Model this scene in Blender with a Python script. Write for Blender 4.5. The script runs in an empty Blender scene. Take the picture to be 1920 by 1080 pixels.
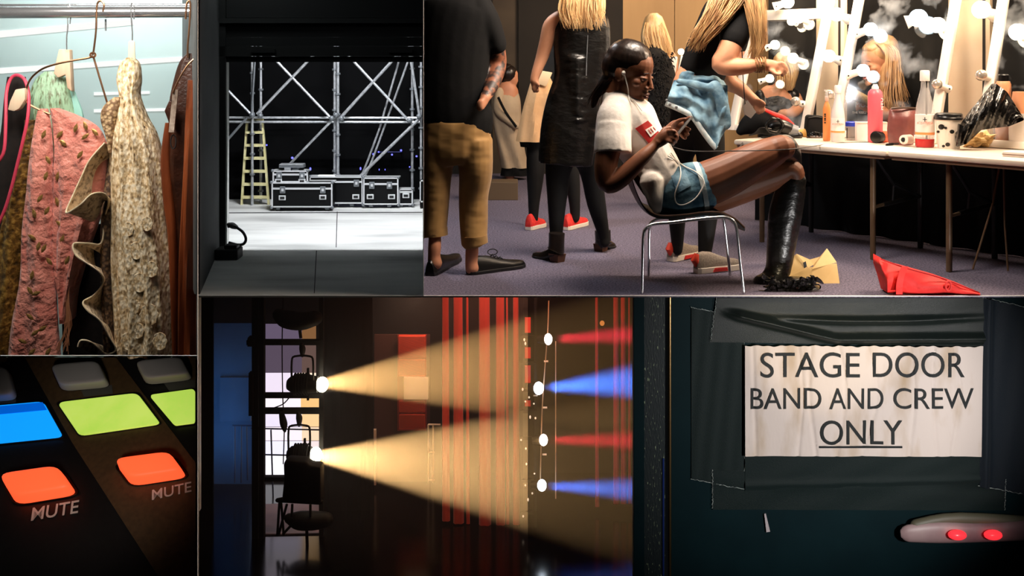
import bpy, bmesh, math, random
from mathutils import Vector, Matrix, Euler
random.seed(7)
SC = bpy.context.scene
COL = SC.collection
# ---------------------------------------------------------------- camera, world, exposure
H = 1.30                 # eye height above the upper storey's floor (z = 0)
F = 2000.0               # focal length in pixels of the 1920 wide frame
HZ = 100.0               # pixel row of the horizon
cam_d = bpy.data.cameras.new('camera')
cam = bpy.data.objects.new('camera', cam_d); COL.objects.link(cam)
cam.location = (0, 0, H); cam.rotation_euler = (math.pi/2, 0, 0)
cam_d.sensor_width = 36.0; cam_d.lens = 36.0*F/1920.0
cam_d.shift_y = -(540.0-HZ)/1920.0
cam_d.clip_start = 0.05; cam_d.clip_end = 100
SC.camera = cam
W = bpy.data.worlds.new('world'); SC.world = W; W.use_nodes = True
W.node_tree.nodes['Background'].inputs[0].default_value = (0.6, 0.65, 0.7, 1)
W.node_tree.nodes['Background'].inputs[1].default_value = 0.004
SC.view_settings.view_transform = 'Standard'; SC.view_settings.look = 'None'
SC.view_settings.gamma = 1.0; SC.view_settings.use_curve_mapping = False
SC.view_settings.exposure = 0.0

def P(x, y, d):
    return Vector(((x-960.0)/F*d, d, H-(y-HZ)/F*d))
def FP(x, y, z=0.0):                 # point of a level surface at height z
    return P(x, y, (H-z)*F/(y-HZ))
def px(n, d):                        # n pixels in metres at distance d
    return n*d/F

def lamp(name, typ, loc, target, power, color, size=0.5, size_y=None, spot=None, blend=0.2, soft=0.05, spread=None):
    l = bpy.data.lights.new(name, typ); l.energy = power; l.color = color
    if typ == 'AREA':
        l.size = size
        if size_y: l.shape = 'RECTANGLE'; l.size_y = size_y
        if spread: l.spread = math.radians(spread)
    else: l.shadow_soft_size = soft
    if typ == 'SPOT': l.spot_size = math.radians(spot); l.spot_blend = blend
    o = bpy.data.objects.new(name, l); COL.objects.link(o)
    o.location = loc
    if target is not None:
        o.rotation_euler = (Vector(target)-Vector(loc)).to_track_quat('-Z', 'Y').to_euler()
    return o

# lights of the six rooms
LW = (1.0, 0.76, 0.54)
# costume room: unseen soft fills added for the rail and the wall
lamp('costume_room_fill', 'AREA', (-2.35, 5.15, 1.95), (-2.4, 6.3, 0.3), 39, (1, .93, .84), 1.0, .5)
lamp('costume_wall_fill', 'AREA', (-2.5, 6.75, 2.1), (-2.4, 7.4, .6), 20, (.9, 1, 1), 1.6, .3)
# loading bay: work light behind the shutter header
lamp('loading_bay_light', 'AREA', (-.95, 7.42, 2.7), (-.95, 7.95, 0), 150, (.93, .96, 1), 1.1, .10)
lamp('loading_bay_front_fill', 'AREA', (-1.0, 6.2, 1.9), (-1.5, 6.9, .2), .6, (.9, .95, 1), .5, .3)  # unseen weak fill in front of the opening
lamp('loading_bay_fill', 'AREA', (-.93, 7.32, 1.42), (-.95, 9.1, .75), 16, (.93, .96, 1), 1.0, .08)  # unseen fill added for the fronts of truss and cases
# make-up room: unseen warm fills added above the view
lamp('make_up_fill_front', 'AREA', (1.1, 5.85, 2.7), (.55, 6.6, 0.2), 100, (1, .84, .70), 1.2, .6)
lamp('make_up_fill_right', 'AREA', (3.2, 6.3, 2.6), (1.0, 6.7, .6), 105, LW, .9, .9)
lamp('make_up_fill_back', 'AREA', (2.1, 9.3, 2.8), (1.6, 11.5, 1.3), 85, LW, 1.0, .6)
# unseen fills added for mirror figures, stage door, desk and side stage
lamp('mirror_people_fill', 'AREA', (2.45, 7.9, 2.1), (2.9, 8.5, 1.15), 60, LW, .5, .5)  # added to brighten the figures behind the mirror glass
lamp('stage_door_fill', 'SPOT', (2.6, 3.7, -.45), (1.8, 6.0, -.62), 215, (1, .96, .93), spot=62, blend=.8, soft=.10)  # added spot in front of the door sign
lamp('stage_door_top_fill', 'SPOT', (1.7, 3.0, .9), (1.75, 6.0, -.20), 170, (1, .80, .50), spot=19, blend=.6, soft=.05)  # added to graze the tape wrinkles
lamp('mixing_desk_fill', 'SPOT', (-1.7, 3.4, -.45), (-2.1, 5.4, -.75), 55, (1, .9, .78), spot=34, blend=.8, soft=.15)  # added fill on the desk panel
lamp('side_stage_fill', 'AREA', (.0, 7.9, -.12), (.05, 8.5, -1.7), 15, (1, .38, .22), .8, .15)  # added to light the red curtain strips
lamp('side_stage_fill', 'AREA', (-.83, 9.0, -.60), (-.83, 9.22, -1.5), 5, (1, .62, .42), .25, .06)  # added to brighten the notice board
# ---------------------------------------------------------------- materials
def lin(c):
    r = []
    for v in c:
        v = v/255.0
        r.append(v/12.92 if v <= .04045 else ((v+.055)/1.055)**2.4)
    return (r[0], r[1], r[2], 1.0)
MATS = {}
def mat(name, c1, c2=None, scale=20, rough=.6, metal=0, bump=0, bscale=None, tex='noise', emit=None, estr=1.0,
        spec=.5, sheen=0, detail=4, stretch=None, trans=0, alpha=1, ramp=(.35, .65), coat=0, c3=None, bdist=.01, btex=None):
    m = bpy.data.materials.new(name); m.use_nodes = True
    nt = m.node_tree; b = nt.nodes['Principled BSDF']
    b.inputs['Base Color'].default_value = lin(c1)
    b.inputs['Roughness'].default_value = rough; b.inputs['Metallic'].default_value = metal
    b.inputs['Specular IOR Level'].default_value = spec
    if sheen: b.inputs['Sheen Weight'].default_value = sheen
    if coat: b.inputs['Coat Weight'].default_value = coat; b.inputs['Coat Roughness'].default_value = .15
    if trans: b.inputs['Transmission Weight'].default_value = trans
    if alpha < 1: b.inputs['Alpha'].default_value = alpha
    if emit is not None:
        b.inputs['Emission Color'].default_value = lin(emit); b.inputs['Emission Strength'].default_value = estr
    if c2 is not None or bump:
        tc = nt.nodes.new('ShaderNodeTexCoord'); mp = nt.nodes.new('ShaderNodeMapping')
        nt.links.new(tc.outputs['Object'], mp.inputs[0])
        if stretch: mp.inputs['Scale'].default_value = stretch
        def node(s, tex=tex):
            if tex == 'voronoi':
                t = nt.nodes.new('ShaderNodeTexVoronoi'); t.inputs['Scale'].default_value = s; return t, t.outputs['Distance']
            if tex == 'wave':
                t = nt.nodes.new('ShaderNodeTexWave'); t.inputs['Scale'].default_value = s
                t.inputs['Distortion'].default_value = 3; t.inputs['Detail'].default_value = 3; return t, t.outputs['Fac']
            t = nt.nodes.new('ShaderNodeTexNoise'); t.inputs['Scale'].default_value = s
            t.inputs['Detail'].default_value = detail; return t, t.outputs['Fac']
        t, out = node(scale); nt.links.new(mp.outputs[0], t.inputs['Vector'])
        if c2 is not None:
            r = nt.nodes.new('ShaderNodeValToRGB'); nt.links.new(out, r.inputs[0])
            r.color_ramp.elements[0].position = ramp[0]; r.color_ramp.elements[1].position = ramp[1]
            r.color_ramp.elements[0].color = lin(c1); r.color_ramp.elements[1].color = lin(c2)
            if c3 is not None:
                e = r.color_ramp.elements.new((ramp[0]+ramp[1])/2); e.color = lin(c3)
            nt.links.new(r.outputs[0], b.inputs['Base Color'])
        if bump:
            if bscale or btex:
                t, out = node(bscale or scale, btex or tex); nt.links.new(mp.outputs[0], t.inputs['Vector'])
            bp = nt.nodes.new('ShaderNodeBump'); bp.inputs['Strength'].default_value = bump
            bp.inputs['Distance'].default_value = bdist
            nt.links.new(out, bp.inputs['Height']); nt.links.new(bp.outputs[0], b.inputs['Normal'])
    MATS[name] = m
    return m
def glow(name, c, s):
    m = bpy.data.materials.new(name); m.use_nodes = True; nt = m.node_tree
    nt.nodes.remove(nt.nodes['Principled BSDF'])
    e = nt.nodes.new('ShaderNodeEmission'); e.inputs[0].default_value = lin(c); e.inputs[1].default_value = s
    nt.links.new(e.outputs[0], nt.nodes['Material Output'].inputs[0]); MATS[name] = m
    return m
# ---------------------------------------------------------------- geometry
def cr(pts, n):                       # Catmull-Rom through tuples
    out = []
    m = len(pts)
    for i in range(m-1):
        p0 = pts[max(i-1, 0)]; p1 = pts[i]; p2 = pts[i+1]; p3 = pts[min(i+2, m-1)]
        for k in range(n):
            t = k/n
            out.append(tuple(.5*((2*b)+(-a+c)*t+(2*a-5*b+4*c-d)*t*t+(-a+3*b-3*c+d)*t**3) for a, b, c, d in zip(p0, p1, p2, p3)))
    out.append(tuple(pts[-1]))
    return out
class G:
    def __init__(s): s.v = []; s.f = []; s.mi = []
    def add(s, vs, fs, m=0):
        b = len(s.v); s.v += [Vector(v) for v in vs]; s.f += [tuple(i+b for i in f) for f in fs]; s.mi += [m]*len(fs); return s
    def box(s, c, size, R=None, m=0):
        c = Vector(c); hx, hy, hz = size[0]/2, size[1]/2, size[2]/2
        vs = []
        for x in (-hx, hx):
            for y in (-hy, hy):
                for z in (-hz, hz):
                    p = Vector((x, y, z)); vs.append(c+(R @ p if R else p))
        return s.add(vs, [(0, 1, 3, 2), (4, 6, 7, 5), (0, 4, 5, 1), (2, 3, 7, 6), (0, 2, 6, 4), (1, 5, 7, 3)], m)
    def hexa(s, a, b, m=0):           # a, b: lists of the same number of points, bottom and top outline
        n = len(a); fs = [tuple(range(n))[::-1], tuple(range(n, 2*n))]
        for i in range(n): j = (i+1) % n; fs.append((i, j, n+j, n+i))
        return s.add(list(a)+list(b), fs, m)
    def pbox(s, x0, y0, x1, y1, d, dep, m=0):   # upright box whose front face covers a pixel rectangle at distance d
        a = [P(x0, y0, d), P(x1, y0, d), P(x1, y1, d), P(x0, y1, d)]
        o = Vector((0, dep, 0))
        return s.hexa(a, [p+o for p in a], m)
    def pprism(s, poly, d, dep, m=0):
        a = [P(x, y, d) for x, y in poly]; o = Vector((0, dep, 0))
        return s.hexa(a, [p+o for p in a], m)
    def rings(s, rings, cap=True, closed=False, m=0):
        n = len(rings[0]); b = len(s.v); fs = []
        vs = [p for r in rings for p in r]
        k = len(rings)
        for i in range(k-1 if not closed else k):
            i2 = (i+1) % k
            for j in range(n):
                j2 = (j+1) % n
                fs.append((i*n+j, i*n+j2, i2*n+j2, i2*n+j))
        if cap and not closed:
            fs.append(tuple(range(n))[::-1]); fs.append(tuple((k-1)*n+j for j in range(n)))
        return s.add(vs, fs, m)
    def tube(s, pts, r, n=8, closed=False, m=0, vdir=None, b=None, dome=False):
        # pts: world points; r: radius or list; b: depth radius or list
        pts = [Vector(p) for p in pts]; k = len(pts)
        rr = [r]*k if not hasattr(r, '__len__') else list(r)
        bb = rr if b is None else ([b]*k if not hasattr(b, '__len__') else list(b))
        if dome and k > 1:
            t0 = (pts[0]-pts[1]).normalized(); t1 = (pts[-1]-pts[-2]).normalized()
            pre = [(pts[0]+t0*rr[0]*q, f) for q, f in ((.85, .4), (.5, .8))]
            post = [(pts[-1]+t1*rr[-1]*q, f) for q, f in ((.5, .8), (.85, .4))]
            bb = [bb[0]*f for _, f in pre]+bb+[bb[-1]*f for _, f in post]
            rr2 = [rr[0]*f for _, f in pre]+rr+[rr[-1]*f for _, f in post]
            pts = [p for p, _ in pre]+pts+[p for p, _ in post]; rr = rr2; k = len(pts)
        view = Vector((0, 1, 0)) if vdir is None else Vector(vdir)
        rings = []; pu = None
        for i in range(k):
            if closed: t = pts[(i+1) % k]-pts[i-1]
            else: t = pts[min(i+1, k-1)]-pts[max(i-1, 0)]
            if t.length < 1e-9: t = Vector((0, 0, 1))
            t.normalize()
            u = t.cross(view)
            if u.length < .2:
                u = pu if pu is not None else t.cross(Vector((1, 0, 0)))
                u = u-t*u.dot(t)
            u.normalize()
            if pu is not None and u.dot(pu) < 0 and u.dot(pu) > -.999 and abs(u.dot(pu)) > .3: u = -u
            pu = u; w = u.cross(t)
            rings.append([pts[i]+u*rr[i]*math.cos(2*math.pi*j/n)+w*bb[i]*math.sin(2*math.pi*j/n) for j in range(n)])
        return s.rings(rings, True, closed, m)
    def ptube(s, pts, d=None, n=8, sub=4, closed=False, m=0, r=2.0):   # pixel path of constant radius (pixels)
        q = [(p[0], p[1], (p[2] if len(p) > 2 else d)) for p in pts]
        if sub > 1 and len(q) > 2: q = cr(q, sub)
        return s.tube([P(*p) for p in q], px(r, q[0][2]), n, closed, m)
    def limb(s, pts, sub=4, n=20, m=0, dome=True):   # (x, y, d, a[, b]) a: half width, b: half depth, in pixels
        q = [(p[0], p[1], p[2], p[3], p[4] if len(p) > 4 else p[3]) for p in pts]
        q = cr(q, sub)
        return s.tube([P(*p[:3]) for p in q], [px(max(p[3], .3), p[2]) for p in q], n, m=m, b=[px(max(p[4], .3), p[2]) for p in q], dome=dome)
    def ell(s, c, r, R=None, nu=16, nv=10, m=0):
        c = Vector(c); rings = []
        if not hasattr(r, '__len__'): r = (r, r, r)
        for i in range(1, nv):
            a = math.pi*i/nv
            ring = []
            for j in range(nu):
                b = 2*math.pi*j/nu
                p = Vector((r[0]*math.sin(a)*math.cos(b), r[1]*math.sin(a)*math.sin(b), -r[2]*math.cos(a)))
                ring.append(c+(R @ p if R else p))
            rings.append(ring)
        return s.rings(rings, True, False, m)
    def lathe(s, x, d, prof, n=20, m=0, sy=1):       # upright body of revolution, prof: (radius px, row px)
        rings = []
        for r, y in prof:
            c = P(x, y, d); rr = px(max(r, .05), d)
            rings.append([c+Vector((rr*math.cos(2*math.pi*j/n), rr*sy*math.sin(2*math.pi*j/n), 0)) for j in range(n)])
        return s.rings(rings, True, False, m)
    def grid(s, fn, nu, nv, m=0):
        b = [fn(i/nu, j/nv) for j in range(nv+1) for i in range(nu+1)]
        w = nu+1
        return s.add(b, [(j*w+i, j*w+i+1, (j+1)*w+i+1, (j+1)*w+i) for j in range(nv) for i in range(nu)], m)
    def slab(s, fn, nu, nv, thick, m=0):             # grid with a back face, thick: vector
        t = Vector(thick); w = nu+1; N = w*(nv+1)
        a = [Vector(fn(i/nu, j/nv)) for j in range(nv+1) for i in range(nu+1)]
        fs = [(j*w+i, j*w+i+1, (j+1)*w+i+1, (j+1)*w+i) for j in range(nv) for i in range(nu)]
        fs += [tuple(q+N for q in f[::-1]) for f in fs]
        edge = [i for i in range(w)]+[j*w+nu for j in range(1, nv+1)]+[nv*w+i for i in range(nu-1, -1, -1)]+[j*w for j in range(nv-1, 0, -1)]
        for k in range(len(edge)):
            e, g2 = edge[k], edge[(k+1) % len(edge)]; fs.append((g2, e, e+N, g2+N))
        return s.add(a+[p+t for p in a], fs, m)
    def mesh(s, smooth=True):
        me = bpy.data.meshes.new('m'); me.from_pydata([tuple(v) for v in s.v], [], s.f); me.update()
        if any(s.mi): me.polygons.foreach_set('material_index', s.mi)
        return me
    def build(s, name, m, parent=None, smooth=True, bevel=0, voxel=0, sm=3, clip=None, angle=40, auto=True, subdiv=0):
        me = s.mesh()
        bm = bmesh.new(); bm.from_mesh(me); bmesh.ops.recalc_face_normals(bm, faces=bm.faces); bm.to_mesh(me); bm.free()
        if voxel or bevel or subdiv: me = modded(me, voxel, sm, bevel, subdiv)
        return link(name, me, m, parent, smooth, clip, angle)
def modded(me, voxel=0, sm=3, bevel=0, subdiv=0):
    o = bpy.data.objects.new('tmp', me); COL.objects.link(o)
    if bevel:
        b = o.modifiers.new('b', 'BEVEL'); b.width = bevel; b.segments = 2; b.limit_method = 'ANGLE'; b.angle_limit = math.radians(40)
    if voxel:
        r = o.modifiers.new('r', 'REMESH'); r.mode = 'VOXEL'; r.voxel_size = voxel; r.use_smooth_shade = True
        if sm:
            q = o.modifiers.new('s', 'SMOOTH'); q.iterations = sm; q.factor = .5
    if subdiv:
        q = o.modifiers.new('u', 'SUBSURF'); q.levels = subdiv
    dg = bpy.context.evaluated_depsgraph_get()
    new = bpy.data.meshes.new_from_object(o.evaluated_get(dg))
    bpy.data.objects.remove(o); bpy.data.meshes.remove(me)
    return new
def worldloc(o):
    v = Vector((0, 0, 0))
    while o is not None: v += o.location; o = o.parent
    return v
def link(name, me, m, parent=None, smooth=True, clip=None, angle=40):
    if clip:
        bm = bmesh.new(); bm.from_mesh(me)
        for co, no in clip:
            r = bmesh.ops.bisect_plane(bm, geom=bm.verts[:]+bm.edges[:]+bm.faces[:], plane_co=co, plane_no=no, clear_outer=True)
            e = [x for x in r['geom_cut'] if isinstance(x, bmesh.types.BMEdge)]
            if e: bmesh.ops.holes_fill(bm, edges=e)
        bm.to_mesh(me); bm.free()
    if parent is not None: me.transform(Matrix.Translation(-worldloc(parent)))
    me.materials.clear()
    for q in (m if isinstance(m, (list, tuple)) else [m]): me.materials.append(q)
    me.polygons.foreach_set('use_smooth', [smooth]*len(me.polygons))
    if smooth:
        try: me.set_sharp_from_angle(angle=math.radians(angle))
        except Exception: pass
    me.update()
    o = bpy.data.objects.new(name, me); COL.objects.link(o); o.parent = parent
    return o
def thing(name, label, cat, loc=(0, 0, 0), group=None):
    o = bpy.data.objects.new(name, None); COL.objects.link(o); o.location = loc
    o.empty_display_size = .05
    o['label'] = label; o['category'] = cat
    if group: o['group'] = group
    return o
def tag(o, label, cat, group=None):
    o['label'] = label; o['category'] = cat
    if group: o['group'] = group
    return o
def struct(o): o['kind'] = 'structure'; return o
def stuff(o): o['kind'] = 'stuff'; return o
def dup(root, loc=None, label=None):
    r = root.copy(); COL.objects.link(r)
    if loc is not None: r.location = loc
    if label: r['label'] = label
    for ch in list(root.children):
        c = ch.copy(); COL.objects.link(c); c.parent = r
        for g2 in list(ch.children):
            d = g2.copy(); COL.objects.link(d); d.parent = c
    return r
def text(name, body, o, xd, up, width, height, m, parent=None, bold=0.0, depth=.002, skew=0):
    cu = bpy.data.curves.new(name, 'FONT'); cu.body = body; cu.size = 1; cu.offset = bold; cu.resolution_u = 6
    ob = bpy.data.objects.new('tmp', cu); COL.objects.link(ob)
    dg = bpy.context.evaluated_depsgraph_get()
    me = bpy.data.meshes.new_from_object(ob.evaluated_get(dg))
    bpy.data.objects.remove(ob); bpy.data.curves.remove(cu)
    xs = [v.co.x for v in me.vertices]; ys = [v.co.y for v in me.vertices]
    x0, x1, y0, y1 = min(xs), max(xs), min(ys), max(ys)
    xd = Vector(xd).normalized(); up = Vector(up); up = (up-xd*up.dot(xd)).normalized(); o = Vector(o)
    for v in me.vertices:
        v.co = o+xd*((v.co.x-x0)/(x1-x0)*width)+up*((v.co.y-y0)/(y1-y0)*height)
    bm = bmesh.new(); bm.from_mesh(me)
    nrm = xd.cross(up)
    r = bmesh.ops.extrude_face_region(bm, geom=bm.faces[:])
    bmesh.ops.translate(bm, verts=[v for v in r['geom'] if isinstance(v, bmesh.types.BMVert)], vec=nrm*depth)
    bmesh.ops.recalc_face_normals(bm, faces=bm.faces)
    bm.to_mesh(me); bm.free()
    return link(name, me, m, parent, smooth=False)
# ================================================================ the shell: six rooms on two storeys
D0 = FP(0, 555).y                     # front edge of the storey slab
mat('trim_grey', (225, 225, 225), rough=.5)
mat('black_paint', (6, 6, 7), rough=.9, spec=.1)
mat('shop_wall', (206, 226, 226), (214, 232, 231), scale=2, rough=.35)
mat('white_gloss', (252, 252, 250), rough=.3)
mat('dark_concrete', (52, 54, 58), (70, 72, 76), scale=3, rough=.8, bump=.15, bscale=40)
mat('bay_floor', (168, 168, 166), (222, 222, 218), scale=1.6, rough=.55, bump=.1, bscale=30, detail=8, stretch=(.6, 2.2, 1), ramp=(.3, .7), c3=(205, 205, 202))
mat('carpet', (88, 84, 100), (140, 132, 152), scale=90, rough=1, bump=.8, bscale=260, spec=.1, detail=6)
mat('plywood', (150, 118, 78), (172, 138, 94), scale=2.5, rough=.7, stretch=(1, 1, .15), bump=.05)
mat('brown_wall', (62, 51, 40), (74, 62, 48), scale=3, rough=.8)
mat('dark_wall', (26, 21, 17), (32, 26, 20), scale=3, rough=.85)
def raywall(x0, x1, y0, y1, d0, d1):
    a = [P(x0, y0, d0), P(x1, y0, d0), P(x1, y1, d0), P(x0, y1, d0)]
    b = [P(x0, y0, d1), P(x1, y0, d1), P(x1, y1, d1), P(x0, y1, d1)]
    return G().hexa(a, b)
def stand(x0, x1, d0, d1, z0, z1):    # upright partition following a ray in plan
    q = [((x0-960)/F*d0, d0), ((x1-960)/F*d0, d0), ((x1-960)/F*d1, d1), ((x0-960)/F*d1, d1)]
    return G().hexa([(x, y, z0) for x, y in q], [(x, y, z1) for x, y in q])
struct(stand(369.2, 370.4, 4.82, 9.62, -3.4, 3.0).build('wall_left', MATS['black_paint'], smooth=False))
struct(stand(793.2, 794.4, D0, 11.62, 0, 3.0).build('wall_middle', MATS['black_paint'], smooth=False))
struct(stand(1187.6, 1188.4, D0+.02, 9.62, -3.4, -.02).build('wall_lower', MATS['black_paint'], smooth=False))
struct(raywall(-160, 369.2, 667.2, 668.4, 4.82, 6.4).build('light_baffle', MATS['black_paint'], smooth=False))  # edge-on baffle added to keep costume room light off the desk
# slim light grey front edges of the partitions
def trim(n, x0, y0, x1, y1, d):
    struct(G().pbox(x0, y0, x1, y1, d-.012, .01).build('trim_%d' % n, MATS['trim_grey'], smooth=False))
trim(1, 369.0, -30, 370.4, 1110, 4.82)
trim(2, 793.0, -30, 794.4, 554.6, D0)
trim(3, 370.4, 554.6, 1960, 556.0, D0)
trim(4, -40, 667.0, 369.0, 668.4, 4.82)
# floors of the upper storey (slab); their underside is the ceiling below
def floor_piece(name, xa, xb, d0, d1, m):
    q = [((xa-960)/F*d0, d0), ((xb-960)/F*d0, d0), ((xb-960)/F*d1, d1), ((xa-960)/F*d1, d1)]
    return struct(G().hexa([(x, y, -.008) for x, y in q], [(x, y, 0) for x, y in q]).build(name, m, smooth=False))
floor_piece('floor', 370.4, 793.2, D0, 9.62, MATS['bay_floor'])
floor_piece('floor', 794.4, 2250, D0, 11.62, MATS['carpet'])
# make-up room walls
BW = 11.5
def wallbox(name, x0, x1, d, z0, z1, m, t=.1):
    a = [Vector(((x0-960)/F*d, d, z0)), Vector(((x1-960)/F*d, d, z0)), Vector(((x1-960)/F*d, d, z1)), Vector(((x0-960)/F*d, d, z1))]
    return struct(G().hexa(a, [p+Vector((0, t, 0)) for p in a]).build(name, m, smooth=False))
wallbox('wall_back', 740, 924, BW, 0, 3, MATS['dark_wall'])
wallbox('wall_back', 972, 1168, BW, 0, 3, MATS['dark_wall'])
wb = wallbox('wall_back', 924, 972, BW+.04, 0, 3, MATS['brown_wall'])
for i, (a, b) in enumerate(((1168, 1264.3), (1265.5, 1330), (1331.2, 1420), (1421, 2250))):
    p = wallbox('wall_panel', a, b, BW, 0, 3, MATS['plywood']); p.name = 'plywood_board'; p.parent = wb
    p.location = (0, 0, 0)
struct(G().box((5.9, 8.6, 1.5), (.1, 6, 3)).build('wall_right', MATS['brown_wall'], smooth=False))
# loading bay back wall and costume room walls
wallbox('wall_rear', 360, 796, 9.5, 0, 3, MATS['black_paint'])
struct(G().box((-3.2, 7.45, .6), (2.03, .1, 5)).build('wall_shop', MATS['shop_wall'], smooth=False))
struct(G().box((-4.2, 6.2, .6), (.08, 2.4, 5)).build('wall_side', MATS['shop_wall'], smooth=False))
# lower storey: stage floor and back wall
mat('stage_floor', (9, 8, 9), rough=.16, spec=.5, bump=.03, bscale=6)
ZS = -2.435
q = [(360, 6.4), (1200, 6.4), (1200, 9.62), (360, 9.62)]
struct(G().hexa([((x-960)/F*d, d, ZS-.05) for x, d in q], [((x-960)/F*d, d, ZS) for x, d in q]).build('floor', MATS['stage_floor'], smooth=False))
wallbox('wall_stage', 360, 1200, 9.5, ZS, -.02, MATS['black_paint'])
# ================================================================ costume rail (top left)
mat('chrome', (222, 222, 225), rough=.2, metal=.85)
mat('copper_wire', (190, 140, 105), rough=.3, metal=1)
mat('pale_wood', (222, 190, 158), (236, 208, 178), scale=14, rough=.5, stretch=(1, 1, .2))
mat('pink_brocade', (205, 118, 102), (226, 146, 128), scale=9, rough=.55, bump=1, bscale=15, sheen=.3, bdist=.035)
mat('gold_leaf', (176, 124, 66), (214, 170, 104), scale=60, rough=.35, metal=.7, bump=.3)
mat('pink_trim', (214, 66, 92), rough=.5)
mat('black_lining', (24, 17, 15), (34, 24, 20), scale=30, rough=.9)
mat('gold_brocade', (74, 50, 18), (176, 134, 62), scale=34, rough=.5, metal=.35, bump=.9, detail=8, bdist=.012, c3=(122, 86, 32))
mat('mint_sequin', (168, 205, 170), (92, 84, 40), scale=46, rough=.35, bump=.8, detail=6, ramp=(.48, .68), stretch=(1.3, 1.3, .35))
mat('beige_lace', (88, 62, 42), (246, 230, 200), scale=56, rough=.8, bump=.6, btex='voronoi', bscale=60, ramp=(.28, .60), c3=(206, 176, 130), bdist=.008, detail=15, stretch=(1, 1, .6))
mat('cream_cloth', (238, 220, 188), (214, 190, 150), scale=26, rough=.7, bump=.3, sheen=.3)
mat('ruffle_cloth', (236, 214, 180), (134, 104, 72), scale=40, rough=.7, bump=.5, ramp=(.46, .68), detail=7)
mat('leather_brown', (84, 36, 16), (150, 76, 40), scale=6, rough=.32, bump=.25, bscale=60, stretch=(1, 1, .25), coat=.3, ramp=(.3, .7))
mat('leather_dark', (44, 22, 13), (66, 34, 20), scale=12, rough=.35, bump=.3, bscale=60)
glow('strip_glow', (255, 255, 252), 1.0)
RD = 6.1
rail = thing('clothes_rail', 'horizontal chrome tube rail carrying all the costume hangers', 'clothes rail', P(180, 20, RD))
G().tube([P(-60, 24, RD), P(367, 22, RD)], px(11, RD), 20).build('tube', MATS['chrome'], rail)
G().tube([P(-60, 10, RD+.03), P(367, 9, RD+.03)], px(2.4, RD), 10).build('upper_rod', MATS['chrome'], rail)
# bright lines on the pale wall, put in as glowing white strips
for i, (x0, y0, x1, y1, h, lab) in enumerate(((-40, 61, 250, 36, 11, 'long white glowing strip across the pale wall just under the rail'),
                             (-40, 130, 372, 104, 9, 'white glowing strip crossing the pale wall at wire hanger height'),
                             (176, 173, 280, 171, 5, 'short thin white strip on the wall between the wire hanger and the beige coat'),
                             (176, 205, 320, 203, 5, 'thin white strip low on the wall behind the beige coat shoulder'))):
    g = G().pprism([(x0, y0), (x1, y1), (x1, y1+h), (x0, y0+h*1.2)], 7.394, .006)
    tag(g.build('glow_strip', MATS['strip_glow'], smooth=False), lab, 'light strip')

def garment(g, rows, d, depth, folds=3, amp=.18, n=40, sub=5, seed=0, hamp=0, hfreq=22):
    """closed hanging tube of cloth. rows: (row px, left px, right px)"""
    rows = cr([tuple(map(float, r)) for r in rows], sub)
    rings = []
    y0, y1 = rows[0][0], rows[-1][0]
    for y, xl, xr in rows:
        f = (y-y0)/(y1-y0)
        ring = []
        dep = px(depth, d)
        for j in range(n):
            a = 2*math.pi*j/n
            u = math.cos(a); s = math.sin(a)
            x = (xl+xr)/2+(xr-xl)/2*(abs(u)**.8)*(1 if u > 0 else -1)
            am = amp*min(1, .25+f*1.1)
            k = 1+am*math.sin(folds*math.pi*(u+1)+seed+1.4*math.sin(f*4+seed))
            k += hamp*math.sin(f*hfreq+u*2.6+seed)+hamp*.5*math.sin(f*hfreq*1.9-u*4+1)
            yy = d-s*dep*k*min(1, .35+f*2.4)
            ring.append(Vector(((x-960)/F*d, yy, H-(y-HZ)/F*d)))
        rings.append(ring)
    return g.rings(rings)
def front_d(rows, x, y, d, depth):
    for i in range(len(rows)-1):
        if rows[i][0] <= y <= rows[i+1][0]:
            t = (y-rows[i][0])/(rows[i+1][0]-rows[i][0])
            xl = rows[i][1]+t*(rows[i+1][1]-rows[i][1]); xr = rows[i][2]+t*(rows[i+1][2]-rows[i][2])
            u = max(-1, min(1, (2*x-xl-xr)/(xr-xl)))
            u = abs(u)**1.25
            f = (y-rows[0][0])/(rows[-1][0]-rows[0][0])
            return d-px(depth, d)*math.sqrt(max(0, 1-u*u))*min(1, .35+f*2.4)
    return d
BOT = 666.6
# --- black waistcoat with gold brocade and pink piping, far left
t = thing('waistcoat', 'black lined gold brocade waistcoat with pink piping at far left of the rail', 'waistcoat', P(30, 400, 6.08))
rows = [(144, 14, 48), (190, 8, 53), (260, 2, 50), (330, -20, 40), (430, -50, 20), (520, -60, 4), (BOT, -60, 0)]
garment(G(), rows, 6.12, 26, 2, .1).build('lining', MATS['black_lining'], t)
rows = [(225, 46, 66), (260, 44, 72), (320, 30, 66), (400, 10, 56), (500, -10, 46), (600, -30, 36), (BOT, -40, 24)]
garment(G(), rows, 6.05, 22, 2, .25, seed=1).build('brocade_front', MATS['gold_brocade'], t)
g = G(); g.ptube([(-4, 305, 5.93), (8, 280, 5.93), (11, 220, 5.96), (12, 175, 6.0), (20, 148, 6.02), (33, 141, 6.02), (47, 151, 6.0), (54, 180, 5.97), (52, 220, 5.94), (44, 260, 5.93), (32, 310, 5.93), (22, 350, 5.93), (10, 390, 5.93), (-3, 420, 5.93)], n=8, r=3.2, sub=5)
g.build('piping', MATS['pink_trim'], t)
# wooden hanger end
t = thing('wooden_hanger', 'pale wooden hanger end poking out of the black waistcoat armhole', 'hanger', P(30, 190, 5.95))
G().pprism([(28, 168), (46, 165), (47, 186), (36, 204), (26, 209), (14, 206), (18, 190)], 5.93, .05).build('arm', MATS['pale_wood'], t, bevel=.006)
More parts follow.
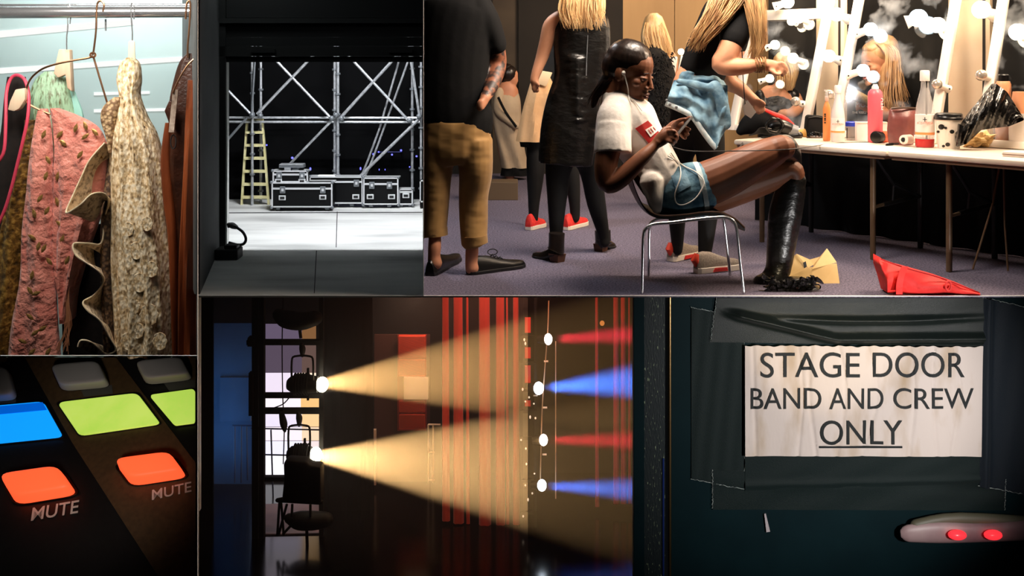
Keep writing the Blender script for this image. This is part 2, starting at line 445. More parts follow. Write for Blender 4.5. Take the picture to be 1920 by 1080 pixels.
# --- mint sequined top
t = thing('sequin_top', 'mint green and gold sequined top on a wooden hanger', 'top', P(100, 190, 6.2))
rows = [(134, 84, 106), (150, 66, 128), (175, 56, 134), (205, 52, 140), (250, 54, 146), (330, 50, 140)]
garment(G(), rows, 6.2, 22, 4, .2).build('body', MATS['mint_sequin'], t)
G().pprism([(128, 168), (138, 170), (152, 205), (156, 222), (136, 222)], 6.19, .02).build('gauze_sleeve', mat('mint_gauze', (168, 226, 214), rough=.6), t, bevel=.004)
t = thing('wooden_hanger', 'pale wooden hanger with a notch holding the mint sequined top', 'hanger', P(122, 100, 6.15))
G().pprism([(110, 92), (130, 93), (134, 172), (125, 165), (122, 140), (108, 146), (100, 138), (104, 118)], 6.12, .05).build('body', MATS['pale_wood'], t, bevel=.006)
G().ptube([(131, 45), (133, 22), (130, 8), (127, 14), (127, 50), (125, 70), (125, 93)], 6.1, 8, sub=4, r=1.3).build('hook', MATS['chrome'], t)
# --- pink brocade dress
t = thing('pink_dress', 'pink brocade dress with embroidered gold leaves on the wire hanger', 'dress', P(110, 400, 6.0))
PR1 = [(204, 72, 90), (235, 66, 95), (290, 58, 98), (360, 52, 98), (430, 44, 100), (520, 40, 104), (600, 24, 108), (BOT, 16, 114)]
garment(G(), PR1, 5.98, 24, 2, .22, seed=.6).build('sleeve', MATS['pink_brocade'], t)
PR2 = [(203, 94, 110), (218, 96, 150), (240, 99, 186), (280, 103, 202), (330, 102, 206), (400, 102, 190), (460, 102, 170), (520, 108, 152), (560, 116, 140), (600, 122, 134)]
garment(G(), PR2, 6.02, 30, 3, .2, seed=2).build('bodice', MATS['pink_brocade'], t)
leaf = G()
ring = [(0, 0, 1), (.32, .0, .45), (.42, 0, 0), (.32, 0, -.5), (0, 0, -1), (-.34, 0, -.5), (-.42, 0, 0), (-.3, 0, .45)]
leaf.add([Vector(p)*.029 for p in ring]+[Vector((0, -.007, 0))], [(i, (i+1) % 8, 8) for i in range(8)]); lm = None
g = G(); garment(g, [(420, 110, 216), (520, 112, 220), (600, 116, 222), (BOT, 118, 226)], 6.14, 10, 4, .2); g.build('dark_filler', MATS['black_lining'], t)  # dark sheet filling the gap behind the ruffle
spots = [(82, 252, .4), (90, 300, -.5), (86, 330, .3), (75, 372, .6), (64, 400, -.3), (88, 395, .5), (60, 445, -1), (72, 462, .2), (82, 466, .5), (92, 490, -.7), (60, 516, .2), (56, 545, -.6), (68, 550, 1.2), (56, 594, -.9), (66, 624, .9), (80, 616, 1), (42, 640, -1.2), (60, 660, .8), (90, 660, .5),
         (112, 252, .7), (118, 268, -.9), (142, 240, .3), (160, 236, -.4), (160, 256, .9), (178, 248, -.8), (108, 330, .2), (107, 378, -.3), (112, 420, -.9), (116, 448, .3), (126, 488, .4), (150, 290, .6), (185, 292, -1)]
for x, y, a in spots:
    R = PR1 if x < 95 else PR2
    d = front_d(R, x, y, 5.98 if x < 95 else 6.02, 24 if x < 95 else 30)-.022
    if lm is None:
        o = leaf.build('gold_leaf', MATS['gold_leaf'], None); lm = o.data
    else:
        o = bpy.data.objects.new('gold_leaf', lm); COL.objects.link(o)
    o.parent = t; o.location = P(x, y, d)-t.location; o.rotation_euler = (0, a, 0)
g = G()
for i in range(16):
    x = 128+random.uniform(-4, 4)
    g.ptube([(x, 515, 5.95), (x+random.uniform(-4, 2), 560, 5.94), (x+random.uniform(-10, 5), 610, 5.94), (x+random.uniform(-22, 4), 664+random.uniform(-20, 5), 5.94)], n=4, r=.6, sub=3)
stuff(g.build('thread_fringe', mat('thread', (178, 120, 84), rough=.8), t))
# --- copper wire hanger
t = thing('wire_hanger', 'bent copper wire hanger holding the pink brocade dress', 'hanger', P(174, 103, 5.98))
G().ptube([(193, 22), (195, 8), (189, 2), (183, 6), (181, 22), (180, 57), (176, 92), (174, 103)], 5.98, r=1.9, sub=5).build('hook', MATS['copper_wire'], t)
G().ptube([(174, 104), (168, 108), (140, 113), (110, 119), (84, 127), (68, 137), (56, 150), (49, 168), (47, 182), (52, 193), (68, 203), (94, 214)], 5.96, r=1.9, sub=4).build('left_arm', MATS['copper_wire'], t)
G().ptube([(175, 106), (188, 150), (202, 196)], 5.98, r=1.9, sub=4).build('right_arm', MATS['copper_wire'], t)
G().tube([P(174+5*math.cos(a), 103+4*math.sin(a), 5.96) for a in [i*math.pi/6 for i in range(12)]], px(2.0, 5.96), 6, closed=True).build('coil', MATS['copper_wire'], t)
# --- beige lace coat with ruffle
t = thing('lace_coat', 'cream embroidered lace coat with a ruffled front edge in the middle of the rail', 'coat', P(255, 380, 5.98))
rows = [(108, 240, 250), (120, 226, 262), (150, 220, 265), (180, 226, 262), (220, 222, 276), (250, 214, 292), (300, 208, 306), (350, 206, 313), (420, 204, 316), (500, 200, 326), (600, 204, 328), (BOT, 206, 326)]
garment(G(), rows, 6.0, 42, 5, .2, n=72, sub=6, seed=.4).build('body', MATS['beige_lace'], t)
rows = [(182, 214, 226), (200, 194, 226), (225, 190, 220), (255, 200, 216), (285, 206, 214)]
garment(G(), rows, 5.93, 14, 1, .1).build('folded_collar', mat('lace_tan', (196, 164, 122), (120, 88, 58), scale=50, rough=.7, bump=.6, tex='voronoi'), t)
rows = [(330, 226, 268), (350, 218, 278), (420, 218, 290), (500, 222, 300), (600, 226, 306), (BOT, 230, 306)]
garment(G(), rows, 5.9, 20, 3, .3, n=56, seed=2).build('front_panel', MATS['beige_lace'], t)
# medallions of the crochet
md = G(); md.lathe(960, 100-0, 1.0, [(0, 100)]) if False else None
gm = G()
for r, y in ((1.0, .0), (.82, .25), (.62, .05), (.4, .3), (.2, .1)):
    pass
prof = [(1.0, 0), (.95, -.22), (.72, -.1), (.5, -.28), (.3, -.12), (.05, -.3)]
gm.rings([[Vector((r*.04*math.cos(2*math.pi*j/16)*(1+.1*(-1)**j), h*.012, r*.05*math.sin(2*math.pi*j/16))) for j in range(16)] for r, h in prof])
mo = None
for x, y, s in ((256, 470, 1), (284, 505, .9), (262, 530, 1.1), (280, 590, 1.25), (250, 575, .9), (240, 430, .8), (276, 420, .8), (258, 620, .9), (248, 250, .7), (270, 290, .8), (316, 470, .8), (318, 560, .9), (240, 640, 1), (300, 640, 1)):
    if mo is None: mo = o = gm.build('medallion', MATS['beige_lace'], None)
    else: o = bpy.data.objects.new('medallion', mo.data); COL.objects.link(o)
    o.parent = t
    dd = 5.9-px(18, 6) if 225 < x < 304 and y > 335 else 6.0-px(34, 6)
    if x > 310: dd = 6.0-px(12, 6)
    o.location = P(x, y, dd)-t.location; o.scale = (s, 1, s)
ruf = [(196, 268, .02), (168, 300, 0), (152, 333, -.02), (135, 370, -.06), (124, 399, -.1), (150, 384, -.14), (172, 364, -.12), (196, 363, -.06), (203, 380, 0), (196, 410, .03), (190, 455, 0), (165, 456, -.05), (138, 457, -.1), (142, 478, -.12), (165, 495, -.1), (188, 512, -.05), (194, 530, 0), (176, 553, -.03), (156, 566, -.1), (164, 582, -.12), (186, 600, -.1), (204, 630, -.05), (217, 655, -.02), (198, 663, -.02), (172, 642, -.08), (152, 638, -.1), (146, 650, -.1)]
rc = cr(ruf, 6)
def rib(u, v):
    k = u*(len(rc)-1); i = min(int(k), len(rc)-2); f = k-i
    a = [rc[i][q]+(rc[i+1][q]-rc[i][q])*f for q in range(3)]
    inx = a[0]+(226-a[0])*.34*v+8*v; iny = min(664.5, a[1]+16*v+6*math.sin(k*.5)*v)
    return P(inx, iny, 5.86+a[2]+.16*v)
G().slab(rib, 160, 6, (0, .008, 0)).build('ruffle', MATS['ruffle_cloth'], t)
G().tube([P(a[0], min(a[1], 664), 5.855+a[2]) for a in rc], px(1.6, 5.86), 6).build('ruffle_edge', MATS['cream_cloth'], t)
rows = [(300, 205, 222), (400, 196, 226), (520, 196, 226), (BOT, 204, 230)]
garment(G(), rows, 6.0, 40, 2, .1).build('shadowed_side', mat('lace_shade', (120, 92, 66), (58, 40, 28), scale=50, rough=.8, bump=.5, tex='voronoi'), t)  # shaded side of the coat, shade put into a darker lace colour
t = thing('peg_hanger', 'pale wooden peg hanger with thin steel hook above the cream lace coat', 'hanger', P(247, 90, 6.0))
g = G().rings([[P(247+sx*w, y, 6.0+sy*.02) for sx, sy in ((-1, -1), (1, -1), (1, 1), (-1, 1))] for y, w in ((76, 4), (79, 6), (100, 6.5), (116, 7.5))]); g.build('peg', MATS['pale_wood'], t, bevel=.006)
G().ptube([(251, 36), (252, 16), (249, 6), (246, 10), (246, 30), (248, 60), (248, 78)], 6.0, r=1.3).build('hook', MATS['chrome'], t)
# --- brown leather jacket
CL = [(P(368.6, 0, 1), Vector((F, -(368.6-960), 0)).normalized())]
t = thing('leather_jacket', 'glossy brown leather jacket at the right end of the rail', 'jacket', P(345, 380, 6.0))
rows = [(100, 350, 372), (118, 336, 376), (150, 326, 384), (190, 318, 390), (240, 316, 392), (320, 308, 394), (420, 322, 394), (BOT, 330, 394)]
garment(G(), rows, 6.02, 26, 3, .2, seed=1).build('lining', MATS['leather_dark'], t, clip=CL)
rows = [(150, 352, 388), (220, 348, 392), (300, 346, 394), (420, 340, 396), (520, 336, 396), (BOT, 334, 396)]
garment(G(), rows, 5.94, 24, 3, .35, seed=.2).build('front', MATS['leather_brown'], t, clip=CL)
rows = [(230, 310, 320), (300, 302, 322), (380, 308, 330), (460, 318, 334), (BOT, 326, 336)]
garment(G(), rows, 5.98, 18, 1, .1).build('sleeve', MATS['leather_brown'], t)
G().slab(lambda u, v: P(324+u*10-(v*8), 168+v*80, 5.86+.02*math.sin(v*3)), 3, 10, (0, .012, 0)).build('strap', mat('taupe_strap', (176, 158, 142), (120, 98, 84), scale=30, rough=.5), t)
G().tube([P(325+5*math.cos(a), 266+13*math.sin(a), 5.88) for a in [i*math.pi/8 for i in range(16)]], px(1.3, 5.88), 6, closed=True).build('strap_ring', MATS['black_lining'], t)
G().pprism([(308, 208), (318, 186), (324, 196), (323, 240), (320, 240)], 5.9, .03).build('lapel', MATS['leather_dark'], t, bevel=.004)
t = thing('copper_hanger', 'copper wire hanger hung at the right end, inside the leather jacket collar', 'hanger', P(352, 60, 5.98))
G().ptube([(348, 36), (350, 8), (355, 2), (357, 12), (355, 50), (352, 86), (352, 108)], 5.98, r=1.9).build('hook', MATS['copper_wire'], t)
G().ptube([(367, 108), (352, 122), (336, 148), (324, 174)], 5.86, r=1.7).build('arm', MATS['copper_wire'], t)
t = tag(G().ptube([(198, 36), (198, 58)], 6.14, r=1.8, sub=1).build('hanger_hook_tip', MATS['chrome']), 'bare steel hook end hanging behind the rail right of the copper hook', 'hook')
# ================================================================ lit mixing desk (bottom left)
A0, B0, C0 = P(0, 668, 5.86), P(370, 668, 5.86), P(0, 1080, 5.02)
MN = (B0-A0).cross(C0-A0).normalized()
if MN.z < 0: MN = -MN
CAMP = Vector((0, 0, H))
def Q(x, y, h=0.0):
    r = P(x, y, 1)-CAMP
    return CAMP+r*((A0+MN*h-CAMP).dot(MN)/r.dot(MN))
mat('desk_black', (12, 11, 12), (16, 15, 16), scale=30, rough=.45, bump=.05, bscale=200)
mat('desk_brown', (66, 48, 27), (78, 58, 34), scale=40, rough=.55, bump=.1, bscale=160)
mat('button_grey', (150, 148, 148), rough=.5)
mat('button_red', (255, 96, 52), rough=.5, emit=(255, 92, 50), estr=1.05)
mat('bezel_black', (20, 4, 3), rough=.35)
mat('key_blue', (0, 120, 230), rough=.35, emit=(16, 156, 255), estr=1.0)
mat('key_blue_dark', (0, 90, 200), rough=.35, emit=(0, 100, 220), estr=.75)
mat('key_green', (150, 200, 40), (238, 240, 140), scale=5, rough=.35, emit=(190, 226, 92), estr=.75)
mat('key_green_core', (235, 240, 150), rough=.35, emit=(222, 232, 120), estr=.6)
mat('print_grey', (196, 190, 184), rough=.6)
t = thing('mixing_desk', 'black and brown mixing desk with glowing red, blue and green keys', 'mixing desk', Q(180, 900))
def qprism(poly, h0, h1, inset=0):
    c = Vector((sum(p[0] for p in poly)/len(poly), sum(p[1] for p in poly)/len(poly)))
    return G().hexa([Q(x, y, h0) for x, y in poly], [Q(c.x+(x-c.x)*(1-inset), c.y+(y-c.y)*(1-inset), h0)+MN*(h1-h0) for x, y in poly])
G().hexa([Q(x, y)-MN*.08 for x, y in ((-60, 670), (367.5, 670), (367.5, 1100), (-60, 1100))], [Q(x, y) for x, y in ((-60, 670), (367.5, 670), (367.5, 1100), (-60, 1100))]).build('panel', MATS['desk_black'], t, smooth=False)
qprism([(47, 671), (218, 671), (367, 868), (367, 1098), (308, 1098), (136, 831)], 0, .004).build('channel_strip', MATS['desk_brown'], t, smooth=False)
qprism([(300, 671), (367, 671), (367, 750)], 0, .004).build('channel_strip', MATS['desk_brown'], t, smooth=False)
qprism([(-58, 671), (16, 671), (-58, 760)], 0, .0035).build('channel_strip', MATS['desk_brown'], t, smooth=False)
def rounded(poly, r=.22, n=4):
    out = []
    k = len(poly)
    for i in range(k):
        p = Vector(poly[i]); a = Vector(poly[i-1]); b = Vector(poly[(i+1) % k])
        s = p+(a-p)*r; e = p+(b-p)*r
        for j in range(n+1):
            u = j/n; out.append(tuple((1-u)**2*s+2*u*(1-u)*p+u*u*e))
    return out
def key(name, poly, h, m, inset=.06, bezel=1.1, steps=3, label=None):
    c = (sum(p[0] for p in poly)/len(poly), sum(p[1] for p in poly)/len(poly))
    rp = rounded(poly)
    bz = [(c[0]+(x-c[0])*bezel, c[1]+(y-c[1])*bezel) for x, y in rp]
    b = qprism(bz, .004, .012).build('bezel', MATS['bezel_black'], t, smooth=False)
    g = G(); rings = []
    for hh, ins in ((0, 0), (h*.7, inset*.5), (h*.9, inset*1.0), (h, inset*2.2), (h*1.04, inset*5)):
        rings.append([Q(c[0]+(x-c[0])*(1-ins), c[1]+(y-c[1])*(1-ins), .012)+MN*hh for x, y in rp])
    o = g.rings(rings).build(name, m, b, angle=50)
    if label: o['label'] = label
    return o
RB1 = [(4, 900), (116, 884), (146, 928), (32, 947)]
RB2 = [(218, 872), (324, 858), (352, 896), (248, 912)]
key('button', RB1, .085, MATS['button_red'], label='glowing red mute button in front at left')
key('button', RB2, .085, MATS['button_red'], label='glowing red mute button at right')
GB = [[(-60, 698), (20, 695), (34, 750), (-50, 756)], [(97, 692), (190, 684), (208, 726), (116, 734)], [(255, 685), (345, 677), (362, 712), (275, 722)]]
for q in GB: key('button', q, .06, MATS['button_grey'], bezel=1.03, label='unlit grey button')
def lit(poly, m, m2=None, lab=''):
    c = (sum(p[0] for p in poly)/4, sum(p[1] for p in poly)/4)
    bz = [(c[0]+(x-c[0])*1.04, c[1]+(y-c[1])*1.06) for x, y in poly]
    b = qprism(rounded(bz, .08), .003, .010).build('key_frame', MATS['desk_black'], t, smooth=False)
    o = qprism(rounded(poly, .1), .010, .022, .02).build('lit_key', m, b, smooth=False); o['label'] = lab
    if m2:
        q2 = [poly[0], poly[1], tuple(Vector(poly[1])*.78+Vector(poly[2])*.22), tuple(Vector(poly[0])*.78+Vector(poly[3])*.22)]
        q2 = [(c[0]+(x-c[0])*.97, c[1]+(y-c[1])*.97) for x, y in q2]
        qprism(q2, .020, .026).build('upper_band', m2, b, smooth=False)
lit([(-50, 766), (82, 754), (119, 820), (-30, 835)], MATS['key_blue'], MATS['key_blue_dark'], 'blue backlit key')
lit([(108, 756), (258, 738), (302, 796), (150, 818)], MATS['key_green'], None, 'green backlit key')
lit([(280, 742), (366, 730), (366, 794), (328, 799)], MATS['key_green'], None, 'yellow green backlit key at the right edge')
for poly in ([(150, 728), (210, 722), (212, 738), (158, 744)], [(-10, 742), (30, 740), (30, 756), (-10, 758)], [(305, 716), (366, 712), (366, 730), (318, 734)]):
    qprism(poly, .004, .006).build('printed_label', mat('dim_print', (70, 68, 66), rough=.6), t, smooth=False)
for (xa, ya, xb, yb, hh) in ((58, 977, 146, 962, 24), (285, 938, 359, 922, 19)):
    a, b = Q(xa, ya, .005), Q(xb, yb, .005); xd = b-a
    up = MN.cross(xd); tip = Q((xa+xb)/2, (ya+yb)/2-hh, .005); base = Q((xa+xb)/2, (ya+yb)/2, .005)
    hgt = (tip-base).dot(up.normalized())
    text('lettering', 'MUTE', a, xd, up, xd.length, hgt, MATS['print_grey'], t, bold=.008)
# ================================================================ stage door (bottom right)
DD = 6.0
mat('door_teal', (4, 27, 32), (7, 33, 38), scale=3, rough=.6, spec=.12)
mat('tape', (13, 27, 28), (20, 35, 34), scale=300, rough=.55, bump=.5, bscale=420, sheen=.08, bdist=.004, spec=.2)
mat('tape_side', (18, 27, 36), (25, 34, 43), scale=300, rough=.5, bump=.5, bscale=420, sheen=.08, bdist=.004, spec=.2)
mat('paper', (226, 212, 204), (186, 160, 128), scale=4.2, rough=.8, stretch=(1.6, 1, .55), ramp=(.5, .8), bump=.25, bscale=7, detail=6, bdist=.02)
mat('ink', (18, 24, 26), rough=.7)
mat('fray', (190, 200, 196), rough=.9)
mat('brass', (196, 160, 110), rough=.28, metal=1)
mat('speckle', (8, 24, 28), (150, 165, 130), scale=150, rough=.6, ramp=(.64, .70), detail=10, bump=.3, stretch=(1, 1, .22))
mat('blue_edge', (46, 70, 150), rough=.3, metal=.6)
dr = struct(G().pbox(1258, 556.4, 1990, 1130, DD, .05).build('door_1', MATS['door_teal'], smooth=False))
j = struct(G().pbox(1188.6, 556.4, 1208, 1130, DD-.03, .08).build('trim_5', MATS['door_teal'], smooth=False))
struct(G().pbox(1208, 556.4, 1247, 1130, DD-.028, .08).build('trim_6', MATS['speckle'], smooth=False))
g = G()
g.tube([P(1255.5, 556.4, DD-.035), P(1255.5, 1130, DD-.035)], px(3.4, DD), 12)
struct(g.build('trim_7', MATS['brass']))
struct(G().pbox(1242.5, 860, 1245.5, 1130, DD-.034, .01).build('trim_8', MATS['blue_edge'], smooth=False))
def quad(c, u, v):
    a = Vector(c[0])*(1-u)+Vector(c[1])*u; b = Vector(c[3])*(1-u)+Vector(c[2])*u
    return a*(1-v)+b*v
def tape(name, c, lab, m, lift, wr=None, nu=60, nv=30, fray=()):
    root = thing(name, lab, 'tape', P(sum(p[0] for p in c)/4, sum(p[1] for p in c)/4, DD-lift))
    def fn(u, v):
        q = quad(c, u, v); h = lift+(wr(u, v) if wr else 0)+.0015*math.sin(u*23+v*7)
        p = P(q.x, q.y, DD); return p+Vector((0, -h, 0))
    G().slab(fn, nu, nv, (0, .004, 0)).build('strip', m, root)
    for e in fray:
        g = G(); n = 46
        a, b = Vector(c[e]), Vector(c[(e+1) % 4])
        last = None; pts = []
        for i in range(n+1):
            q = a+(b-a)*(i/n)+Vector((random.uniform(-1.2, 1.2), random.uniform(-1.2, 1.2)))
            pts.append(P(q.x, q.y, DD-lift-.004))
        g.tube(pts, [px(random.uniform(.12, .6), DD) for _ in pts], 5)
        stuff(g.build('frayed_edge', MATS['fray'], root))
    return root
gauss = lambda x, s: math.exp(-(x/s)**2)
def wr_top(u, v):
    h = .048*gauss(v-(.26+.62*min(u*2.2, 1)-.1*max(0, u-.45)), .085)*min(1, u/.09)**2*(1-.35*u)
    h += .03*gauss(v-(.38+.1*math.sin(u*3)), .07)*max(0, math.sin((u-.12)*3.3))
    return h
tape('gaffer_tape', [(1296, 576), (1396, 596), (1396, 918), (1296, 898)], 'dark cloth tape strip along the left edge of the stage door sign', MATS['tape'], .006, fray=(0, 1, 2))
tape('gaffer_tape', [(1336, 880), (1886, 900), (1884, 956), (1336, 954)], 'dark cloth tape strip along the bottom edge of the stage door sign', MATS['tape'], .010, wr=lambda u, v: .006*gauss(v-.3, .2)*math.sin(u*5), fray=(3, 1))
tape('gaffer_tape', [(1396, 850), (1836, 852), (1836, 905), (1396, 918)], 'dark tape band directly under the lettered paper', MATS['tape'], .014, wr=lambda u, v: .008*gauss(v-.85, .1))
tape('gaffer_tape', [(1344, 557.5), (1842, 557.5), (1842, 648), (1332, 640)], 'wrinkled dark tape strip across the top edge of the stage door sign', mat('tape_creased', (15, 24, 22), (22, 31, 28), scale=300, rough=.42, bump=.35, bscale=420, bdist=.004, spec=.35, sheen=.05), .016, wr=wr_top, nu=140, nv=70, fray=(3,))
tape('gaffer_tape', [(1842, 557.5), (1985, 590), (1985, 940), (1834, 910)], 'blue grey tape strip down the right side of the stage door sign', MATS['tape_side'], .012, wr=lambda u, v: .022*gauss(u-.07, .05)+.014*gauss(u-.55-.1*v, .1)*v, fray=(0, 2))
# the paper
sg = thing('stage_door_sign', 'creased cream paper sign lettered STAGE DOOR BAND AND CREW ONLY', 'sign', P(1615, 750, DD-.02))
CRS = [(.04, 0), (.23, .004), (.285, -.003), (.40, .006), (.52, .01), (.70, .004), (.80, -.002), (.885, .006)]
def wr_paper(u, v):
    h = 0
    for c0, k in CRS: h -= .005*gauss(u-c0-k*4*math.sin(v*4)-.015*(v-.5), .009)
    h += .003*math.sin(u*17+v*2)+.002*math.sin(u*31-v*5)
    return h
pc = [(1395, 646), (1840, 648), (1836, 853), (1395, 852)]
def pfn(u, v):
    q = quad(pc, u, v); jag = 1.6*math.sin(u*90)*math.sin(u*37)*(1 if v == 0 else 0)
    return P(q.x, q.y+jag, DD)+Vector((0, -(.028+wr_paper(u, v)), 0))
G().slab(pfn, 520, 40, (0, .004, 0)).build('paper', MATS['paper'], sg)
def line(s, x0, x1, yb, yt):
    dd = DD-.032
    o = P(x0, yb, dd); w = px(x1-x0, dd); h = px(yb-yt, dd)
    ob = text('lettering', s, o, (1, 0, 0), (0, 0, 1), w, h, MATS['ink'], sg, depth=.0006)
    bm = bmesh.new(); bm.from_mesh(ob.data); bmesh.ops.triangulate(bm, faces=bm.faces)
    for _ in range(5):
        bmesh.ops.subdivide_edges(bm, edges=[e for e in bm.edges if e.calc_length() > .009], cuts=1, use_grid_fill=False); bmesh.ops.triangulate(bm, faces=bm.faces)
    bm.to_mesh(ob.data); bm.free()
    wl = worldloc(ob); lo = min(v.co.y for v in ob.data.vertices)
    for v in ob.data.vertices:
        p = v.co+wl; sx = 960+F*p.x/(DD-.03); sy = HZ-(p.z-H)*F/(DD-.03)
        vv = (sy-646)/206; uu = (sx-1395)/(445-4*vv); dz = v.co.y-lo
        v.co.y = DD-(.0322+wr_paper(uu, vv))-dz-wl.y
line('STAGE', 1426, 1612, 708, 661)
line('DOOR', 1637, 1809, 708, 661)
line('BAND', 1408, 1540, 767, 728)
line('AND', 1555, 1657, 767, 728)
line('CREW', 1676, 1826, 767, 728)
line('ONLY', 1538, 1692, 834, 788)
G().pbox(1537, 837, 1692, 840.5, DD-.036, .006).build('underline', MATS['ink'], sg, smooth=False)
# scrap, thread and the door handle with its lights
tag(G().pprism([(1433, 964), (1436, 963), (1444, 997), (1437, 998)], DD-.012, .008).build('paper_scrap', mat('scrap', (190, 180, 184), rough=.8), smooth=False), 'tiny white triangular scrap stuck on the dark door below the sign', 'scrap')
hb = thing('push_bar', 'pale pinkish bar with two red lights at the lower right of the door', 'push bar', P(1830, 990, DD))
mat('pale_bar', (176, 150, 150), (150, 110, 116), scale=4, rough=.45)
g = G(); g.limb([(1702, 1000, DD-.06, 16, 9), (1760, 998, DD-.07, 20, 10), (1850, 998, DD-.07, 18, 10), (1985, 990, DD-.07, 20, 10)]); g.build('bar', MATS['pale_bar'], hb)
g = G(); g.limb([(1716, 984, DD-.05, 10, 9), (1800, 974, DD-.05, 13, 9), (1985, 982, DD-.05, 10, 9)]); g.build('upper_edge', mat('olive_bar', (96, 92, 74), rough=.5), hb)
for x in (1795, 1862):
    g = G(); g.ell(P(x, 1003, DD-.13), (px(17, DD), .03, px(9, DD))); g.build('red_light', mat('red_led', (255, 60, 70), rough=.3, emit=(255, 50, 60), estr=.9), hb)
# ================================================================ loading bay (top middle)
mat('bay_wall', (74, 76, 76), (88, 90, 90), scale=2, rough=.8)
mat('bay_dark', (13, 13, 13), rough=.8)
mat('header_grey', (7, 7, 7), rough=.8)
mat('header_pale', (20, 20, 19), rough=.8)
mat('door_frame', (206, 206, 202), rough=.5)
mat('alu', (205, 207, 210), (170, 172, 176), scale=30, rough=.38, metal=.55)
mat('alu_dull', (120, 124, 128), rough=.5, metal=.4)
mat('case_black', (6, 6, 7), rough=.5, spec=.2)
mat('case_edge', (216, 217, 219), rough=.4, metal=.3)
mat('ladder_wood', (206, 196, 140), (226, 218, 170), scale=10, rough=.55)
mat('rubber', (8, 8, 8), rough=.6)
mat('joint', (40, 40, 40), rough=.9)
glow('stage_blue', (96, 96, 255), 3)
DH = 7.12
# left wall, running back along the bay, and the post of the opening
a = [FP(371, 545), FP(412, 470)]
xa, da, xb, db = -1.685, 5.76, (412-960)/F*DH, DH
struct(G().hexa([Vector((xa, da, 0)), Vector((xb, db, 0)), Vector((xb-.25, db, 0)), Vector((xa-.03, da, 0))], [Vector((xa, da, 2.6)), Vector((xb, db, 2.6)), Vector((xb-.25, db, 2.6)), Vector((xa-.03, da, 2.6))]).build('wall_bay', MATS['bay_wall'], smooth=False))
struct(G().box(((416-960)/F*DH, DH, 1.3), (px(18, DH), .06, 2.6)).build('trim_9', MATS['bay_dark'], smooth=False))
struct(G().box(((425-960)/F*(DH+.02), DH+.02, .62), (px(5, DH), .05, 1.24)).build('trim_10', MATS['door_frame'], smooth=False))
# floor joints
for p in ([FP(424, 398.5), FP(792, 397.5), FP(792, 399), FP(424, 400)], [FP(631.5, 397), FP(633, 397), FP(631, 464), FP(629.5, 464)], [FP(592.5, 470), FP(594.2, 470), FP(590, 550), FP(588.5, 550)]):
    o = struct(G().hexa([q+Vector((0, 0, .0005)) for q in p], [q+Vector((0, 0, .001)) for q in p]).build('trim_11', MATS['joint'], smooth=False))
# shutter header above the opening
hd = thing('shutter_header', 'dark slatted roller shutter box above the loading bay opening', 'roller shutter', P(600, 60, DH))
for y0, y1, dz, m in ((-420, 34, .0, 'header_grey'), (34, 44, -.05, 'header_pale'), (44, 70, .0, 'header_grey'), (70, 87, -.015, 'header_grey'), (87, 106, -.03, 'header_pale'), (106, 117, -.01, 'header_grey')):
    G().pbox(398, y0, 792.5, y1-.6, DH+dz, .12).build('slat', MATS[m], hd, smooth=False)
for x in (470, 728):
    G().pbox(x, 92, x+45, 99, DH-.05, .03).build('slot_cover', MATS['rubber'], hd, smooth=False)
# scaffold truss
DT = 9.12
tr = thing('scaffold', 'silver scaffold truss of tubes and cross braces behind the flight cases', 'scaffold', Vector(((600-960)/F*DT, DT, 0)))
def floor_y(d): return HZ+H*F/d
def bar(pts, name, r=2.6, m='alu', d=DT):
    return G().ptube(pts, d, r=r, sub=1, n=8).build(name, MATS[m], tr)
TOP = 60
UP = [(473, 2.6, 0), (489, 2.6, .16), (627.5, 2.6, 0), (633.5, 2.8, -.03), (773, 2.4, .12), (789.5, 2.3, 0)]
for x, r, dd in UP:
    d = DT+dd
    o = bar([(x, TOP, d), (x, floor_y(d), d)], 'upright', r, d=d)
    g = G()
    for k in range(8):
        y = 122+k*38+((x*7) % 17)
        if y < 360: g.tube([P(x, y, d), P(x, y+3.5, d)], px(5, d), 10)
    stuff(g.build('coupler', MATS['alu_dull'], o))
for y in (220.5, 228.5):
    bar([(424, y, DT+.02), (790, y+.5, DT+.02)], 'ledger', 2.3)
for pts, n, m in (([(426, 168), (474, 218)], 2.4, 'alu'), ([(500, 90), (521, 117), (618, 219)], 2.6, 'alu'), ([(600, 90), (575, 117), (482, 214)], 2.8, 'alu'),
                  ([(640, 90), (665, 117), (766, 226)], 2.6, 'alu'), ([(757, 90), (733, 117), (640, 219)], 3, 'alu'), ([(765, 60), (771, 117), (786, 214)], 2.6, 'alu'),
                  ([(462, 222), (426, 263)], 2.4, 'alu_dull'), ([(628, 220), (545, 306), (536, 314)], 2.4, 'alu'), ([(787, 222), (700, 306), (672, 334)], 3, 'alu'),
                  ([(482, 60), (478, 117), (472, 210)], 1.8, 'alu_dull')):
    bar([(p[0], p[1], DT-.04) for p in pts], 'brace', n, m)
for pts in ([(753, 90), (747, 118), (712, 240), (690, 300), (678, 330)], [(772, 95), (764, 118), (720, 240), (698, 300), (684, 332)]):
    bar([(p[0], p[1], DT+.06) for p in pts], 'raking_tube', 2.0, 'alu')
g = G()
for x, y in ((473, 216), (488, 217), (630, 216), (640, 222), (622, 222), (768, 226), (786, 218)):
    g.ell(P(x, y, DT-.06), px(5.5, DT), nu=8, nv=6)
stuff(g.build('clamp', MATS['alu_dull'], tr))
